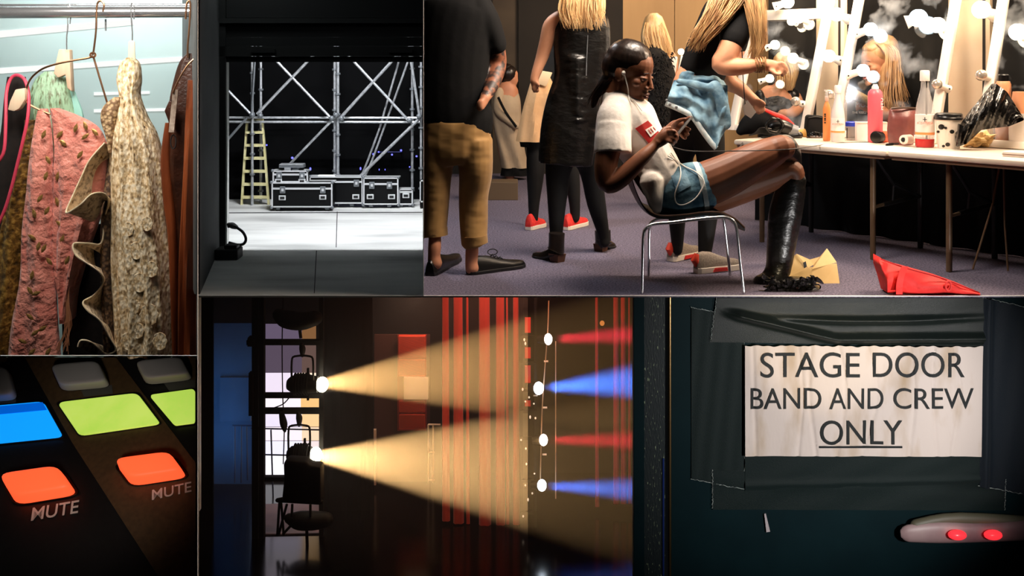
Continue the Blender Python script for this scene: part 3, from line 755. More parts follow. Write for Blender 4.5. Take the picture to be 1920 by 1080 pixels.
# ladder
DL = FP(0, 384).y
ld = thing('step_ladder', 'pale yellow wooden step ladder leaning at the left of the bay', 'ladder', Vector(((478-960)/F*DL, DL, 0)))
for pts in ([(463, 220), (452.5, 384)], [(491, 220), (503, 384)]):
    q = [P(x, y, DL+.02*(1-k)) for k, (x, y) in enumerate(pts)]
    g = G().hexa([q[1]+Vector((dx, dy, 0)) for dx, dy in ((-.008, 0), (.008, 0), (.008, .03), (-.008, .03))], [q[0]+Vector((dx, dy, 0)) for dx, dy in ((-.008, 0), (.008, 0), (.008, .03), (-.008, .03))])
    g.build('rail', MATS['ladder_wood'], ld, smooth=False)
for k in range(7):
    y = 224+k*24.4; f = (y-220)/164
    G().pbox(463-10.5*f, y-2.2, 491+12*f, y+2.4, DL-.005, .06).build('tread', MATS['ladder_wood'], ld, smooth=False)
# flight cases
def case(x0, y0, x1, y1, d, dep, label, latches=(), handles=(), wheels=(), lid=.2, wh=8):
    root = thing('flight_case', label, 'flight case', P((x0+x1)/2, y1, d), 'black flight cases on the bay floor')
    def zb(xa, ya, xb, yb, off, dp, nm, m, parent=root, bev=0):
        return G().pbox(xa, ya, xb, yb, d+off, dp).build(nm, MATS[m], parent, smooth=False, bevel=bev)
    zb(x0+1, y0+1, x1-1, y1-1, 0, dep, 'body', 'case_black')
    e = 2.3
    for xa, ya, xb, yb in ((x0, y0, x1, y0+e), (x0, y1-e, x1, y1), (x0, y0, x0+e, y1), (x1-e, y0, x1, y1)):
        zb(xa, ya, xb, yb, -.012, .02, 'edge_profile', 'case_edge')
    # top and back edges run backwards along the case lid
    q = [P(x0, y0, d-.012), P(x1, y0, d-.012)]
    for c in q:
        G().box(c+Vector((0, dep/2, -.004)), (.014, dep, .012)).build('edge_profile', MATS['case_edge'], root, smooth=False)
    G().box((q[0]+q[1])/2+Vector((0, dep, -.004)), ((q[1]-q[0]).length, .014, .012)).build('edge_profile', MATS['case_edge'], root, smooth=False)
    yl = y0+(y1-y0)*lid
    zb(x0+e, yl-1.7, x1-e, yl+1.7, -.009, .02, 'lid_band', 'case_edge')
    for x in latches:
        b = zb(x-5, yl-4, x+5, yl+9, -.016, .012, 'latch', 'alu_dull', bev=.003)
        zb(x-2, yl, x+2, yl+5, -.022, .008, 'latch_key', 'case_edge', b)
    for x, y in handles:
        b = zb(x-6.5, y-4.5, x+6.5, y+4.5, -.014, .01, 'handle_plate', 'case_edge', bev=.003)
        zb(x-4, y-2, x+4, y+2.4, -.018, .006, 'handle', 'rubber', b)
    for cx, cy in ((x0, y0), (x1, y0), (x0, y1), (x1, y1)):
        g = G().ell(P(cx, cy, d-.005), px(3.2, d), nu=8, nv=6); g.build('corner_ball', MATS['alu_dull'], root)
    for x, dd in wheels:
        bz = P(x, y1, d+dd).z; fz = 0
        g = G(); r = max(.008, (bz)*.42)
        g.tube([Vector((P(x, y1, d+dd).x-.012, d+dd, r)), Vector((P(x, y1, d+dd).x+.012, d+dd, r))], r, 14, vdir=(0, 0, 1))
        w = g.build('caster', MATS['rubber'], root)
        G().box((P(x, y1, d+dd).x, d+dd, (bz+r)/2), (.034, .03, max(.01, bz-r))).build('caster_fork', MATS['alu_dull'], w, smooth=False)
    return root
case(580, 331, 680, 382, 8.98, .1, 'tall black flight case half hidden behind the long low case', (596, 668), ((667, 369),), ((660, .03), (620, .03)), .2)
case(509, 342, 623, 389, 8.78, .16, 'long low black flight case on casters in front of the others', (529.5, 605), ((529, 371), (605, 370)), ((522, .03), (614, .03), (524, .13), (612, .13)), .25)
case(511, 320, 577, 342, 8.8, .1, 'smaller black flight case stacked on the long low case', (523, 566), ((522, 340), (566, 340)), (), .33)
case(681, 333, 747, 384, 8.95, .12, 'square black flight case with two latches right of the tall case', (697, 730), ((694, 369), (734, 369)), ((696, .02), (730, .02)), .24)
case(747.6, 354, 774, 384, 9.0, .08, 'small black flight case at the right of the row', (), ((761, 367),), ((752, .02), (770, .02)), .2)
case(787.4, 338, 800, 380, 8.92, .08, 'flight case at the far right cut off by the partition', (), (), ((792, .02),), .2) if False else None
pt = thing('flight_case', 'narrow slice of a black flight case against the right partition', 'flight case', P(790, 380, 8.9), 'black flight cases on the bay floor')
G().pbox(787.5, 338, 792.8, 389.5, 8.92, .08).build('body', MATS['case_black'], pt, smooth=False)
for q in ((787, 338, 792.8, 340.3), (787, 377, 792.8, 379.5), (787, 338, 789, 379.5)):
    G().pbox(*q, 8.91, .02).build('edge_profile', MATS['case_edge'], pt, smooth=False)
# things lying on the cases
t = thing('control_unit', 'flat grey control unit lying on top of the stacked case', 'control unit', P(545, 318, 8.83))
G().pbox(523, 309, 569, 314.5, 8.83, .09).build('top_plate', MATS['alu_dull'], t, smooth=False)
G().pbox(523.5, 308, 568, 310, 8.825, .1).build('rim', MATS['alu'], t, smooth=False)
G().pbox(533, 314.5, 545, 320, 8.83, .05).build('foot', MATS['alu'], t, smooth=False)
G().pbox(548, 314.5, 560, 320, 8.84, .05).build('foot', MATS['alu_dull'], t, smooth=False)
tag(G().pbox(596, 328.6, 628, 331, 8.99, .05).build('paper_sheet', MATS['white_gloss'], smooth=False), 'white paper sheet on the lid of the tall flight case', 'paper')
# mains socket lead on the post, floor box
t = thing('power_cable', 'thick black power cable with plug looping from the door post', 'cable', FP(432, 460))
G().ptube([(428, 425, 7.1), (438, 424, 7.08), (446, 428, 7.05), (456, 436, 7.02), (461, 448, 7.0), (457, 457, 7.0), (446, 459, 7.0), (430, 455, 7.05)], r=2.6, n=10).build('lead', MATS['rubber'], t)
g = G(); g.limb([(429, 421, 7.1, 4), (436, 423, 7.1, 6), (443, 426, 7.08, 4)]); g.build('plug', MATS['rubber'], t)
c = FP(424, 488); s = px(1, c.y)
t = thing('floor_box', 'black weight box on the floor at the foot of the post', 'box', c)
G().box(c+Vector((0, .06, 10*s)), (44*s, .14, 20*s)).build('body', MATS['rubber'], t, bevel=.008, smooth=False)
G().box(c+Vector((6*s, .06, 23*s)), (24*s, .08, 7*s)).build('lid', MATS['case_black'], t, bevel=.006, smooth=False)
# distant blue stage lamps
for i, (x, y, r) in enumerate(((548, 296, 3), (582, 317, 4.5), (676, 316, 4), (700, 289, 2.5), (696, 304, 2.2), (708, 296, 2.2), (710, 285, 2), (711, 318, 2.2), (722, 318, 2), (735, 290, 2.4), (752, 282, 2.6), (781, 293, 2.4), (718, 290, 1.6), (768, 313, 1.6), (500, 272, 2.0))):
    r *= .75; w = r*.5 if i in (1, 2, 7, 8) else r
    t = thing('stage_lamp', 'small blue stage lamp glinting in the dark beyond the scaffold', 'lamp', P(x, y, 9.36), 'distant blue stage lamps')
    g = G(); g.ell(P(x, y, 9.34), (px(w, 9.34), .01, px(r, 9.34)), nu=10, nv=6); g.build('lens', MATS['stage_blue'], t)
    g = G(); g.tube([P(x, y, 9.35), P(x, y, 9.49)], px(w, 9.4), 8, vdir=(0, 0, 1)); g.build('housing', MATS['rubber'], t)
tag(G().ptube([(703, 285), (730, 285), (754, 285)], 9.37, r=1.0, sub=1).build('lamp_bar', mat('blue_bar', (40, 44, 120), rough=.4)), 'thin bar carrying the far blue lamps', 'bar')
# ================================================================ side stage with light beams (bottom middle)
def lens_glow(name, c, s):
    m = glow(name, c, s); nt = m.node_tree
    tr_ = nt.nodes.new('ShaderNodeBsdfTransparent'); ad = nt.nodes.new('ShaderNodeAddShader')
    e = [n for n in nt.nodes if n.type == 'EMISSION'][0]
    nt.links.new(tr_.outputs[0], ad.inputs[0]); nt.links.new(e.outputs[0], ad.inputs[1])
    nt.links.new(ad.outputs[0], nt.nodes['Material Output'].inputs[0])
lens_glow('lens_warm', (255, 244, 214), 9)
lens_glow('lens_red', (255, 232, 226), 4)
lens_glow('lens_blue', (226, 240, 255), 6)
mat('tower_black', (5, 5, 6), rough=.7, spec=.2)
mat('blue_wall', (60, 90, 120), (70, 104, 136), scale=3, rough=.8)
mat('drape_black', (7, 6, 6), (10, 8, 8), scale=8, rough=1, spec=.05)
mat('drape_red', (146, 34, 28), (164, 42, 34), scale=3, rough=.85, stretch=(6, 1, .3), sheen=.3)
mat('red_box', (214, 70, 44), rough=.6)
mat('white_sheet', (246, 232, 206), rough=.6)
mat('maroon_wall', (64, 28, 20), rough=.9)
DS = 8.2
def sfloor(d): return HZ+(H-ZS)*F/d
# backlit wall behind the lighting tower, its light put into glowing panels
wn = bpy.data.objects.new('lit_wall', None); COL.objects.link(wn); wn.location = P(545, 760, 9.3); struct(wn)
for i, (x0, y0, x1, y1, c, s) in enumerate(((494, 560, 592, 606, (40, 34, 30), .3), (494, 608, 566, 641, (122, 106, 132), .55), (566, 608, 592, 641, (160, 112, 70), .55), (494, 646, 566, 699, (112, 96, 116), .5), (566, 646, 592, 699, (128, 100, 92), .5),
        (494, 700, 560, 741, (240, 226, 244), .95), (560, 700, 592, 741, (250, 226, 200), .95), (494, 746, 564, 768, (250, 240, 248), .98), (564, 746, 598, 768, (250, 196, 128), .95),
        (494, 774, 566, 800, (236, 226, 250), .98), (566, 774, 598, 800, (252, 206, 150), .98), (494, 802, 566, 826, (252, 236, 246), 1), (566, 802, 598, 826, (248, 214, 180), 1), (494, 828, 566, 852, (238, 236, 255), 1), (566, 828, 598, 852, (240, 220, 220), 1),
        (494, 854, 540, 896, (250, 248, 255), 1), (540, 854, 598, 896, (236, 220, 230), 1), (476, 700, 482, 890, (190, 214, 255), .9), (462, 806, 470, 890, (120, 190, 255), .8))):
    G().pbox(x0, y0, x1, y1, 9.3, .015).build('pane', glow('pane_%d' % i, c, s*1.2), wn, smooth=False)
mat('lit_floor', (120, 104, 116), (142, 122, 128), scale=4, rough=.6)  # floor patch with the fall of light put into its colour
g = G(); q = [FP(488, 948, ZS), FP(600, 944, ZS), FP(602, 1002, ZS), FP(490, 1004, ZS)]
struct(g.hexa([p+Vector((0, 0, .002)) for p in q], [p+Vector((0, 0, .012)) for p in q]).build('floor_light_patch', MATS['lit_floor'], smooth=False))
# blue lit wall at the left, masks
struct(G().pbox(398, 604, 474, 918, 9.25, .02).build('wall_blue', MATS['blue_wall'], smooth=False))
struct(G().pbox(412, 708, 470, 790, 9.22, .03).build('wall_blue_panel', MATS['blue_wall'], smooth=False))
lamp('blue_wash', 'AREA', P(384, 800, 8.8), P(440, 740, 9.25), 1.5, (.16, .48, 1), .1, .9)
t = tag(G().pbox(370.8, 540, 399, 1060, 8.3, .03).build('masking_drape', MATS['drape_black'], smooth=False), 'black masking drape along the left edge of the side stage', 'drape')
tag(G().pbox(395, 540, 600, 606, 9.2, .03).build('masking_border', MATS['drape_black'], smooth=False), 'black border cloth above the backlit wall', 'drape')
rows = [(540, 598, 698), (700, 600, 700), (900, 602, 701), (sfloor(8.75), 603, 702)]
g = G(); garment(g, rows, 8.75, 10, 6, .3); tag(g.build('masking_drape', MATS['drape_black']), 'broad black stage drape between the backlit wall and the red room', 'drape')
# lighting tower
tw = thing('lighting_tower', 'black ladder shaped lighting tower with cross bars and hanging lamps', 'lighting tower', Vector((P(484, 0, DS).x, DS, ZS)))
fy = sfloor(DS)
for x, w in ((478, 6), (490, 4.5)):
    G().pbox(x-w, 540, x+w, fy, DS, .06).build('post', MATS['tower_black'], tw, smooth=False)
for x0, x1, y, h in ((462, 604, 643, 4.5), (476, 604, 743, 4), (466, 606, 772, 4.5), (490, 604, 899, 4)):
    G().pbox(x0, y-h, x1, y+h, DS+.02, .05).build('cross_bar', MATS['tower_black'], tw, smooth=False)
G().pbox(464, 634, 476, 650, DS-.02, .08).build('bar_end', MATS['tower_black'], tw, smooth=False)
G().pbox(466, 700, 474, 780, DS-.02, .06).build('side_box', MATS['tower_black'], tw, smooth=False)
G().pbox(598, 540, 606, fy, DS+.03, .05).build('post', MATS['tower_black'], tw, smooth=False)
for pts in ([(531, 556), (529, 640), (530, 740), (533, 800), (531, 870)], [(542, 746), (530, 758), (510, 766), (500, 770)], [(485, 800), (488, 850), (486, 905)]):
    G().ptube([(a, b, DS-.02) for a, b in pts], r=1.1, n=6).build('cable', MATS['tower_black'], tw)
g = G(); g.limb([(528, 776, DS, 5), (532, 795, DS, 7), (534, 808, DS, 3)]); g.build('hanging_plug', MATS['tower_black'], tw)
def lantern(cx, cy, x0, yoke_top, label, lens=True, r=14):
    t = thing('stage_lantern', label, 'stage lantern', P(cx-30, cy, DS-.06), 'black lanterns on the lighting tower')
    d = DS-.06
    path = cr([tuple(P(x, cy+dy, d)) for x, dy in ((x0, 0), (x0+8, -1), (x0+26, -2), (cx-22, -1), (cx-8, 0))], 3)
    rad = [px(v, d) for v in (8, 10, 12, 15, 15.5, 17, 18.5, 18, 17.5, 17, 16, 15.5, 15)]
    g = G(); n = 18
    rg = [[Vector(c)+Vector((0, r_*math.cos(2*math.pi*k/n), r_*math.sin(2*math.pi*k/n))) for k in range(n)] for c, r_ in zip(path, rad)]
    inner = [[Vector(c)+Vector((0, (r_-.008)*math.cos(2*math.pi*k/n), (r_-.008)*math.sin(2*math.pi*k/n))) for k in range(n)] for c, r_ in zip(path, rad)]
    g.rings(rg+inner[::-1][:-1])
    b = g.build('body', MATS['tower_black'], t)
    g = G()
    for k in range(6):
        x = x0+14+k*5; g.rings([[P(xx, cy-1, d)+Vector((0, px(rr_, d)*math.cos(2*math.pi*q/18), px(rr_, d)*math.sin(2*math.pi*q/18))) for q in range(18)] for xx, rr_ in ((x, 17), (x, 20.5), (x+1.6, 20.5), (x+1.6, 17))], cap=False, closed=True)
    stuff(g.build('cooling_fin', MATS['tower_black'], b))
    if yoke_top:
        m = (x0+cx)/2-4
        G().ptube([(m-20, cy-8, d-.05), (m-20, yoke_top+10, d-.05), (m-14, yoke_top, d-.05), (m+14, yoke_top, d-.05), (m+20, yoke_top+10, d-.05), (m+20, cy-8, d-.05)], r=2, sub=3).build('yoke', MATS['tower_black'], t)
        g = G(); g.limb([(m, yoke_top-2, d, 4), (m, yoke_top-14, d, 6), (m-2, yoke_top-22, d, 4)]); g.build('clamp', MATS['tower_black'], t)
        G().pbox(m+8, cy-30, m+12, cy-12, d, .02).build('lever', MATS['tower_black'], t, smooth=False)
        G().pbox(m+8, cy+18, m+12, cy+30, d, .02).build('knob', MATS['tower_black'], t, smooth=False)
    if lens:
        g = G(); g.ell(P(cx, cy, d), (px(r*.82, d), px(r, d), px(r, d))); g.build('lens', MATS['lens_warm'], t)
    return t
lantern(604, 721, 538, 668, 'black lantern hanging in a yoke and throwing the upper warm beam')
lantern(592, 853, 538, 798, 'black lantern throwing the lower, brighter warm beam')
t = thing('stage_lantern', 'large dark lantern with no light at the top of the tower', 'stage lantern', P(560, 600, DS-.06), 'black lanterns on the lighting tower')
g = G(); g.limb([(522, 590, DS-.06, 12), (536, 598, DS-.06, 17), (565, 602, DS-.06, 17), (592, 596, DS-.06, 14)]); g.build('body', MATS['tower_black'], t)
G().ptube([(562, 618, DS-.06), (564, 634, DS-.06)], r=3, sub=1).build('clamp', MATS['tower_black'], t)
# black chair with a lamp case on it, at the foot of the tower
ch = thing('stacking_chair', 'black chair silhouette at the foot of the lighting tower', 'chair', Vector((P(560, 0, 8.0).x, 8.0, ZS)))
g = G(); g.pprism([(531, 868), (540, 864), (574, 866), (580, 874), (602, 876), (602, 945), (545, 945), (528, 938), (532, 900)], 7.84, .13); g.build('seat_body', MATS['tower_black'], ch, bevel=.02)
for pts in ([(524, 940), (520, 1004)], [(527, 940), (532, 1004)], [(538, 945), (522, 1004)], [(548, 945), (547, 968)], [(582, 945), (582, 968)], [(546, 985), (530, 1002)]):
    q = [(a, b, 8.05) for a, b in pts]; G().ptube(q, r=2.4, sub=1).build('leg', MATS['tower_black'], ch)
g = G(); g.limb([(520, 938, 8.0, 4), (545, 937, 8.0, 6), (600, 940, 8.0, 6)]); g.build('seat', MATS['tower_black'], ch)
t = thing('floor_lantern', 'round black lantern lying near the floor under the chair', 'stage lantern', P(570, 975, 8.1))
g = G(); g.limb([(542, 972, 8.1, 10), (560, 976, 8.1, 17), (590, 976, 8.1, 17), (612, 974, 8.1, 14)]); g.build('body', MATS['tower_black'], t)
G().ptube([(575, 990, 8.1), (576, sfloor(8.1), 8.1)], r=3, sub=1).build('foot', MATS['tower_black'], t)
t = thing('clothes_stand', 'thin metal stand frame seen against the blue wall', 'stand', P(455, 900, 9.0))
for pts in ([(440, 798), (440, 905)], [(452, 798), (452, 905)], [(436, 798), (474, 798)], [(462, 798), (464, 900)], [(508, 806), (512, 930)], [(470, 803), (598, 806)], [(474, 852), (560, 854)]):
    G().ptube([(a, b, 9.0) for a, b in pts], r=1.5, sub=1).build('tube', mat('stand_blue', (40, 60, 90), rough=.4), t)
# red room beyond
struct(G().pbox(702, 628, 806, 960, 9.3, .03).build('wall_maroon', MATS['maroon_wall'], smooth=False))
rs = thing('red_notice_board', 'tall orange red notice board with two lit panels', 'notice board', P(773, 720, 9.2))
for x0, y0, x1, y1 in ((747, 630, 798, 672), (747, 674, 798, 706), (748, 752, 797, 774), (748, 777, 797, 806)):
    G().pbox(x0, y0, x1, y1, 9.2, .05).build('panel', MATS['red_box'], rs, smooth=False, bevel=.006)
G().pbox(745, 628, 800, 808, 9.24, .02).build('backing', mat('red_dark', (150, 34, 24), rough=.6), rs, smooth=False)
G().pbox(757, 708, 803, 749, 9.18, .03).build('white_panel', MATS['white_sheet'], rs, smooth=False)
tag(G().pbox(700, 806, 705, 910, 9.1, .03).build('doorway_light_strip', MATS['white_sheet'], smooth=False), 'thin pale upright strip standing in for light from the doorway', 'strip')  # doorway light put in as a pale strip
t = thing('pipe_stand', 'pale pipe frame standing in the lower warm beam', 'stand', P(808, 850, 9.1))
for pts in ([(803, 796), (803, 905)], [(812, 796), (812, 905)], [(803, 796), (826, 796)], [(803, 848), (814, 848)], [(803, 900), (814, 900)]):
    G().ptube([(a, b, 9.1) for a, b in pts], r=1.6, sub=1).build('pipe', MATS['white_sheet'], t)
# red curtain strips
DC = 8.46
for i, (x0, x1, yb) in enumerate(((829, 842, 976), (850, 868, 980), (874, 879, 982), (898, 919, 987), (930, 946, 986), (949, 953, 988), (962, 973, 993), (1116, 1122, 950), (1150, 1160, 944), (1164, 1173, 944), (1178, 1182, 944))):
    dd = DC+(.2 if x0 > 1100 else 0)
    rows = [(540, x0, x1-1), (700, x0, x1), (850, x0, x1+1), (yb, x0, x1+2)]
    g = G(); garment(g, rows, dd, (x1-x0)*.35, 2, .2, n=24)
    k = ['first', 'second', 'third, very narrow', 'fourth and widest', 'fifth', 'sixth, thinnest', 'seventh', 'faint narrow', 'faint', 'second faint', 'last faint'][i]
    tag(g.build('curtain_strip', MATS['drape_red']), '%s red curtain strip %s' % (k, 'counted from the left' if i < 7 else ['left of the others near the right partition', 'beside the blue beams', 'between its faint neighbours by the right partition', 'close against the right partition'][i-7]), 'curtain', 'red curtain strips')
# right hand tower with red and blue lamps
t = thing('lamp_tower', 'dark upright rig with red windows carrying the red and blue lamps', 'lighting tower', Vector((P(1000, 0, 8.4).x, 8.4, ZS)))
fy = sfloor(8.4)
for x in (978, 1004):
    G().pbox(x-2.5, 540, x+2.5, fy, 8.4, .04).build('post', MATS['tower_black'], t, smooth=False)
for y0, y1 in ((596, 624), (652, 672), (686, 718), (752, 762)):
    G().pbox(984, y0, 995, y1, 8.44, .02).build('red_window', mat('red_pane', (176, 44, 40), rough=.5, emit=(176, 40, 36), estr=.5), t, smooth=False)
for y in (630, 680, 730, 770, 820, 900, 960):
    G().pbox(976, y, 1006, y+5, 8.39, .03).build('cross_bar', MATS['tower_black'], t, smooth=False)
G().ptube([(1029, 564, 8.38), (1027, 620, 8.38), (1021, 700, 8.38), (1016, 780, 8.38), (1013, 900, 8.38)], r=1.1).build('hanging_wire', mat('wire_tan', (170, 140, 110), rough=.5), t)
G().ptube([(1042, 640, 8.38), (1042, 780, 8.38), (1042, 935, 8.38)], r=1.0, sub=1).build('hanging_wire', MATS['wire_tan'], t)
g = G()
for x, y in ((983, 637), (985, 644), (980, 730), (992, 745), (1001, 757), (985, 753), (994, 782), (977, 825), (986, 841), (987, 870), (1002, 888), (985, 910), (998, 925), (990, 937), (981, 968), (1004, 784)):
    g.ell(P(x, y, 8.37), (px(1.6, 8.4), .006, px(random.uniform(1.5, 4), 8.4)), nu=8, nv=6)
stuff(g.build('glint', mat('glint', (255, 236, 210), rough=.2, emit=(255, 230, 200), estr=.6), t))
for x, y in ((1024, 678), (1022, 765), (1021, 853), (1004, 742)):
    G().pbox(x-4, y-1, x+4, y+1, 8.37, .02).build('clip', MATS['white_sheet'], t, smooth=False)
lamps = []
for i, (x, y, rx, ry, c, lab) in enumerate(((1028, 636, 7.5, 10.5, 'red', 'topmost of the four lamps, red'), (1010, 728, 9.5, 11.5, 'blue', 'second lamp from the top, bright blue'), (1019, 825, 8, 10.5, 'red', 'third lamp from the top, red'), (1016, 910, 8.5, 10.5, 'blue', 'lowest lamp of the rig, blue'))):
    t2 = thing('moving_lamp', lab, 'lamp', P(x, y, 8.3), 'red and blue lamps of the right rig')
    g = G(); g.ell(P(x, y, 8.3), (px(rx, 8.3), px(ry, 8.3), px(ry, 8.3))); g.build('lens', MATS['lens_'+c], t2)
    g = G(); g.tube([P(x-3, y, 8.34), P(x-20, y, 8.36)], [px(ry*.95, 8.3), px(ry*.7, 8.3)], 14); g.build('housing', MATS['tower_black'], t2)
t = thing('small_lamp', 'tiny amber lamp high up between the red rig lamp and the partition', 'lamp', P(1129, 606, 8.6))
g = G(); g.ell(P(1129, 606, 8.6), (px(4.5, 8.6), .015, px(5, 8.6))); g.build('bulb', glow('amber', (220, 130, 60), .8), t)
G().ptube([(1131, 612, 8.6), (1134, 620, 8.6)], r=2, sub=1).build('tail', MATS['tower_black'], t)
G().ptube([(1129, 590, 8.62), (1129, 606, 8.62)], r=.6, sub=1).build('cord', MATS['tower_black'], t)
# beams: real spots in thin haze
def beam(x, y, tx, ty, power, col, ang, blend, d=8.14, soft=.03, td=None):
    lamp('beam', 'SPOT', P(x, y, d), P(tx, ty, td or d), power, col, spot=ang, blend=blend, soft=soft)
WARM = (1, .55, .19)
beam(570, 722, 900, 696, 4600, WARM, 26, .3, soft=.012, td=7.96)
beam(560, 853, 900, 873, 6800, (1, .58, .22), 29, .35, soft=.012, td=7.94)
beam(1037, 636, 1180, 628, 16000, (1, .02, .06), 13, .4, 8.3, soft=.035)
beam(1021, 727, 1180, 716, 24000, (.06, .22, 1), 22, .5, 8.3, soft=.04)
beam(1028, 825, 1180, 826, 15000, (1, .02, .05), 12, .4, 8.3, soft=.035)
beam(1026, 911, 1180, 918, 20000, (.06, .2, 1), 15, .5, 8.3, soft=.035)
hz = bpy.data.materials.new('haze'); hz.use_nodes = True; nt = hz.node_tree
nt.nodes.remove(nt.nodes['Principled BSDF'])
vs = nt.nodes.new('ShaderNodeVolumeScatter'); vs.inputs['Color'].default_value = (1, 1, 1, 1); vs.inputs['Density'].default_value = .045; vs.inputs['Anisotropy'].default_value = .0
nt.links.new(vs.outputs[0], nt.nodes['Material Output'].inputs['Volume'])
o = stand(372, 990, 7.5, 9.2, ZS+.01, -.2).build('stage_haze', hz, smooth=False)
tag(stuff(o), 'denser smoke haze glowing in the warm beams', 'haze')
hz2 = hz.copy()
[n for n in hz2.node_tree.nodes if n.type == 'VOLUME_SCATTER'][0].inputs['Density'].default_value = .011
o = stand(991, 1186, 7.5, 9.2, ZS+.01, -.2).build('stage_haze', hz2, smooth=False)
tag(stuff(o), 'thinner smoke haze around the red and blue beams', 'haze')
# ================================================================ make-up room: people
from mathutils.bvhtree import BVHTree
mat('skin_dark', (116, 70, 47), (132, 82, 56), scale=8, rough=.48, bump=.03, bscale=300)
mat('skin_fair', (216, 152, 116), (226, 164, 128), scale=8, rough=.5, bump=.03, bscale=300)
mat('skin_mid', (196, 132, 98), (206, 142, 108), scale=8, rough=.5)
mat('tattoo_skin', (150, 92, 66), (58, 44, 40), scale=22, rough=.5, ramp=(.42, .54), detail=6)
mat('black_cotton', (12, 12, 13), (17, 17, 18), scale=8, rough=.85, bump=.2, bscale=14, spec=.2)
mat('black_legging', (12, 12, 13), (18, 17, 17), scale=10, rough=.75, spec=.3)
mat('khaki', (156, 116, 60), (178, 136, 76), scale=7, rough=.75, bump=.55, bscale=4.5, bdist=.04, stretch=(.7, 1, 1.7), sheen=.2, detail=2)
mat('black_leather', (16, 15, 14), (22, 20, 18), scale=10, rough=.34, bump=.5, bscale=7, bdist=.03, stretch=(1, 1, 1.8), spec=.6)
mat('boot_leather', (24, 18, 14), (34, 26, 20), scale=14, rough=.3, bump=.2, bscale=30)
mat('heel_wood', (96, 60, 38), rough=.6)
mat('tan_canvas', (206, 158, 110), (218, 172, 124), scale=6, rough=.75, bump=.3, bscale=10, bdist=.02)
mat('pale_canvas', (232, 204, 166), rough=.75)
mat('trench_beige', (176, 154, 128), (190, 168, 140), scale=6, rough=.8, bump=.3, bscale=8, bdist=.02)
mat('denim', (76, 116, 142), (140, 176, 194), scale=16, rough=.8, bump=.6, bscale=12, bdist=.02, detail=8)
mat('denim_dark', (48, 90, 116), (110, 150, 168), scale=18, rough=.8, bump=.6, bscale=16, bdist=.015, detail=8)
mat('denim_pale', (178, 200, 206), (206, 214, 214), scale=40, rough=.8, bump=.3)
mat('white_cotton', (236, 228, 220), (244, 238, 230), scale=6, rough=.8, bump=.35, bscale=10, bdist=.02)
mat('blonde', (196, 152, 98), (244, 212, 160), scale=30, rough=.45, stretch=(1, 1, .12), bump=.4, ramp=(.3, .7))
mat('honey_hair', (140, 94, 54), (234, 192, 134), scale=26, rough=.45, stretch=(1, 1, .12), bump=.4, ramp=(.3, .7))
mat('black_hair', (22, 15, 12), (38, 26, 20), scale=40, rough=.32, stretch=(1, 1, .3), bump=.3)
mat('red_shoe', (206, 34, 36), (226, 60, 48), scale=40, rough=.6)
mat('coral_shoe', (235, 74, 50), rough=.55)
mat('grey_mesh', (150, 136, 122), (122, 110, 98), scale=120, rough=.8)
mat('shoe_black', (16, 14, 14), rough=.5)
mat('sole_white', (226, 216, 200), rough=.6)
mat('black_shoe', (14, 13, 13), rough=.35, bump=.1, bscale=40)
mat('eye_white', (220, 210, 200), rough=.3)
mat('eye_dark', (18, 10, 8), rough=.2)
mat('lip_dark', (92, 42, 36), rough=.35)
mat('lip_pink', (190, 96, 88), rough=.4)

def bvh_of(*objs):
    dg = None; vs = []; fs = []
    for o in objs:
        b = len(vs); w = worldloc(o)
        vs += [v.co+w for v in o.data.vertices]; fs += [tuple(i+b for i in p.vertices) for p in o.data.polygons]
    return BVHTree.FromPolygons(vs, fs)
EYE = Vector((0, 0, H))
def hit(bv, x, y, off=.004, dflt=6.0):
    r = (P(x, y, 1)-EYE).normalized()
    h = bv.ray_cast(EYE, r)
    p = h[0] if h[0] is not None else P(x, y, dflt)
    return p-r*off
def patch(name, bv, corners, m, parent, nu=10, nv=10, off=.004, th=.002):
    def fn(u, v):
        q = quad(corners, u, v); return hit(bv, q.x, q.y, off)
    return G().slab(fn, nu, nv, (0, th, 0)).build(name, m, parent)
def wire_on(name, bv, pts, r, m, parent=None, off=.008, sub=4):
    q = cr(pts, sub)
    return G().tube([hit(bv, a, b, off) for a, b in q], r, 6).build(name, m, parent)

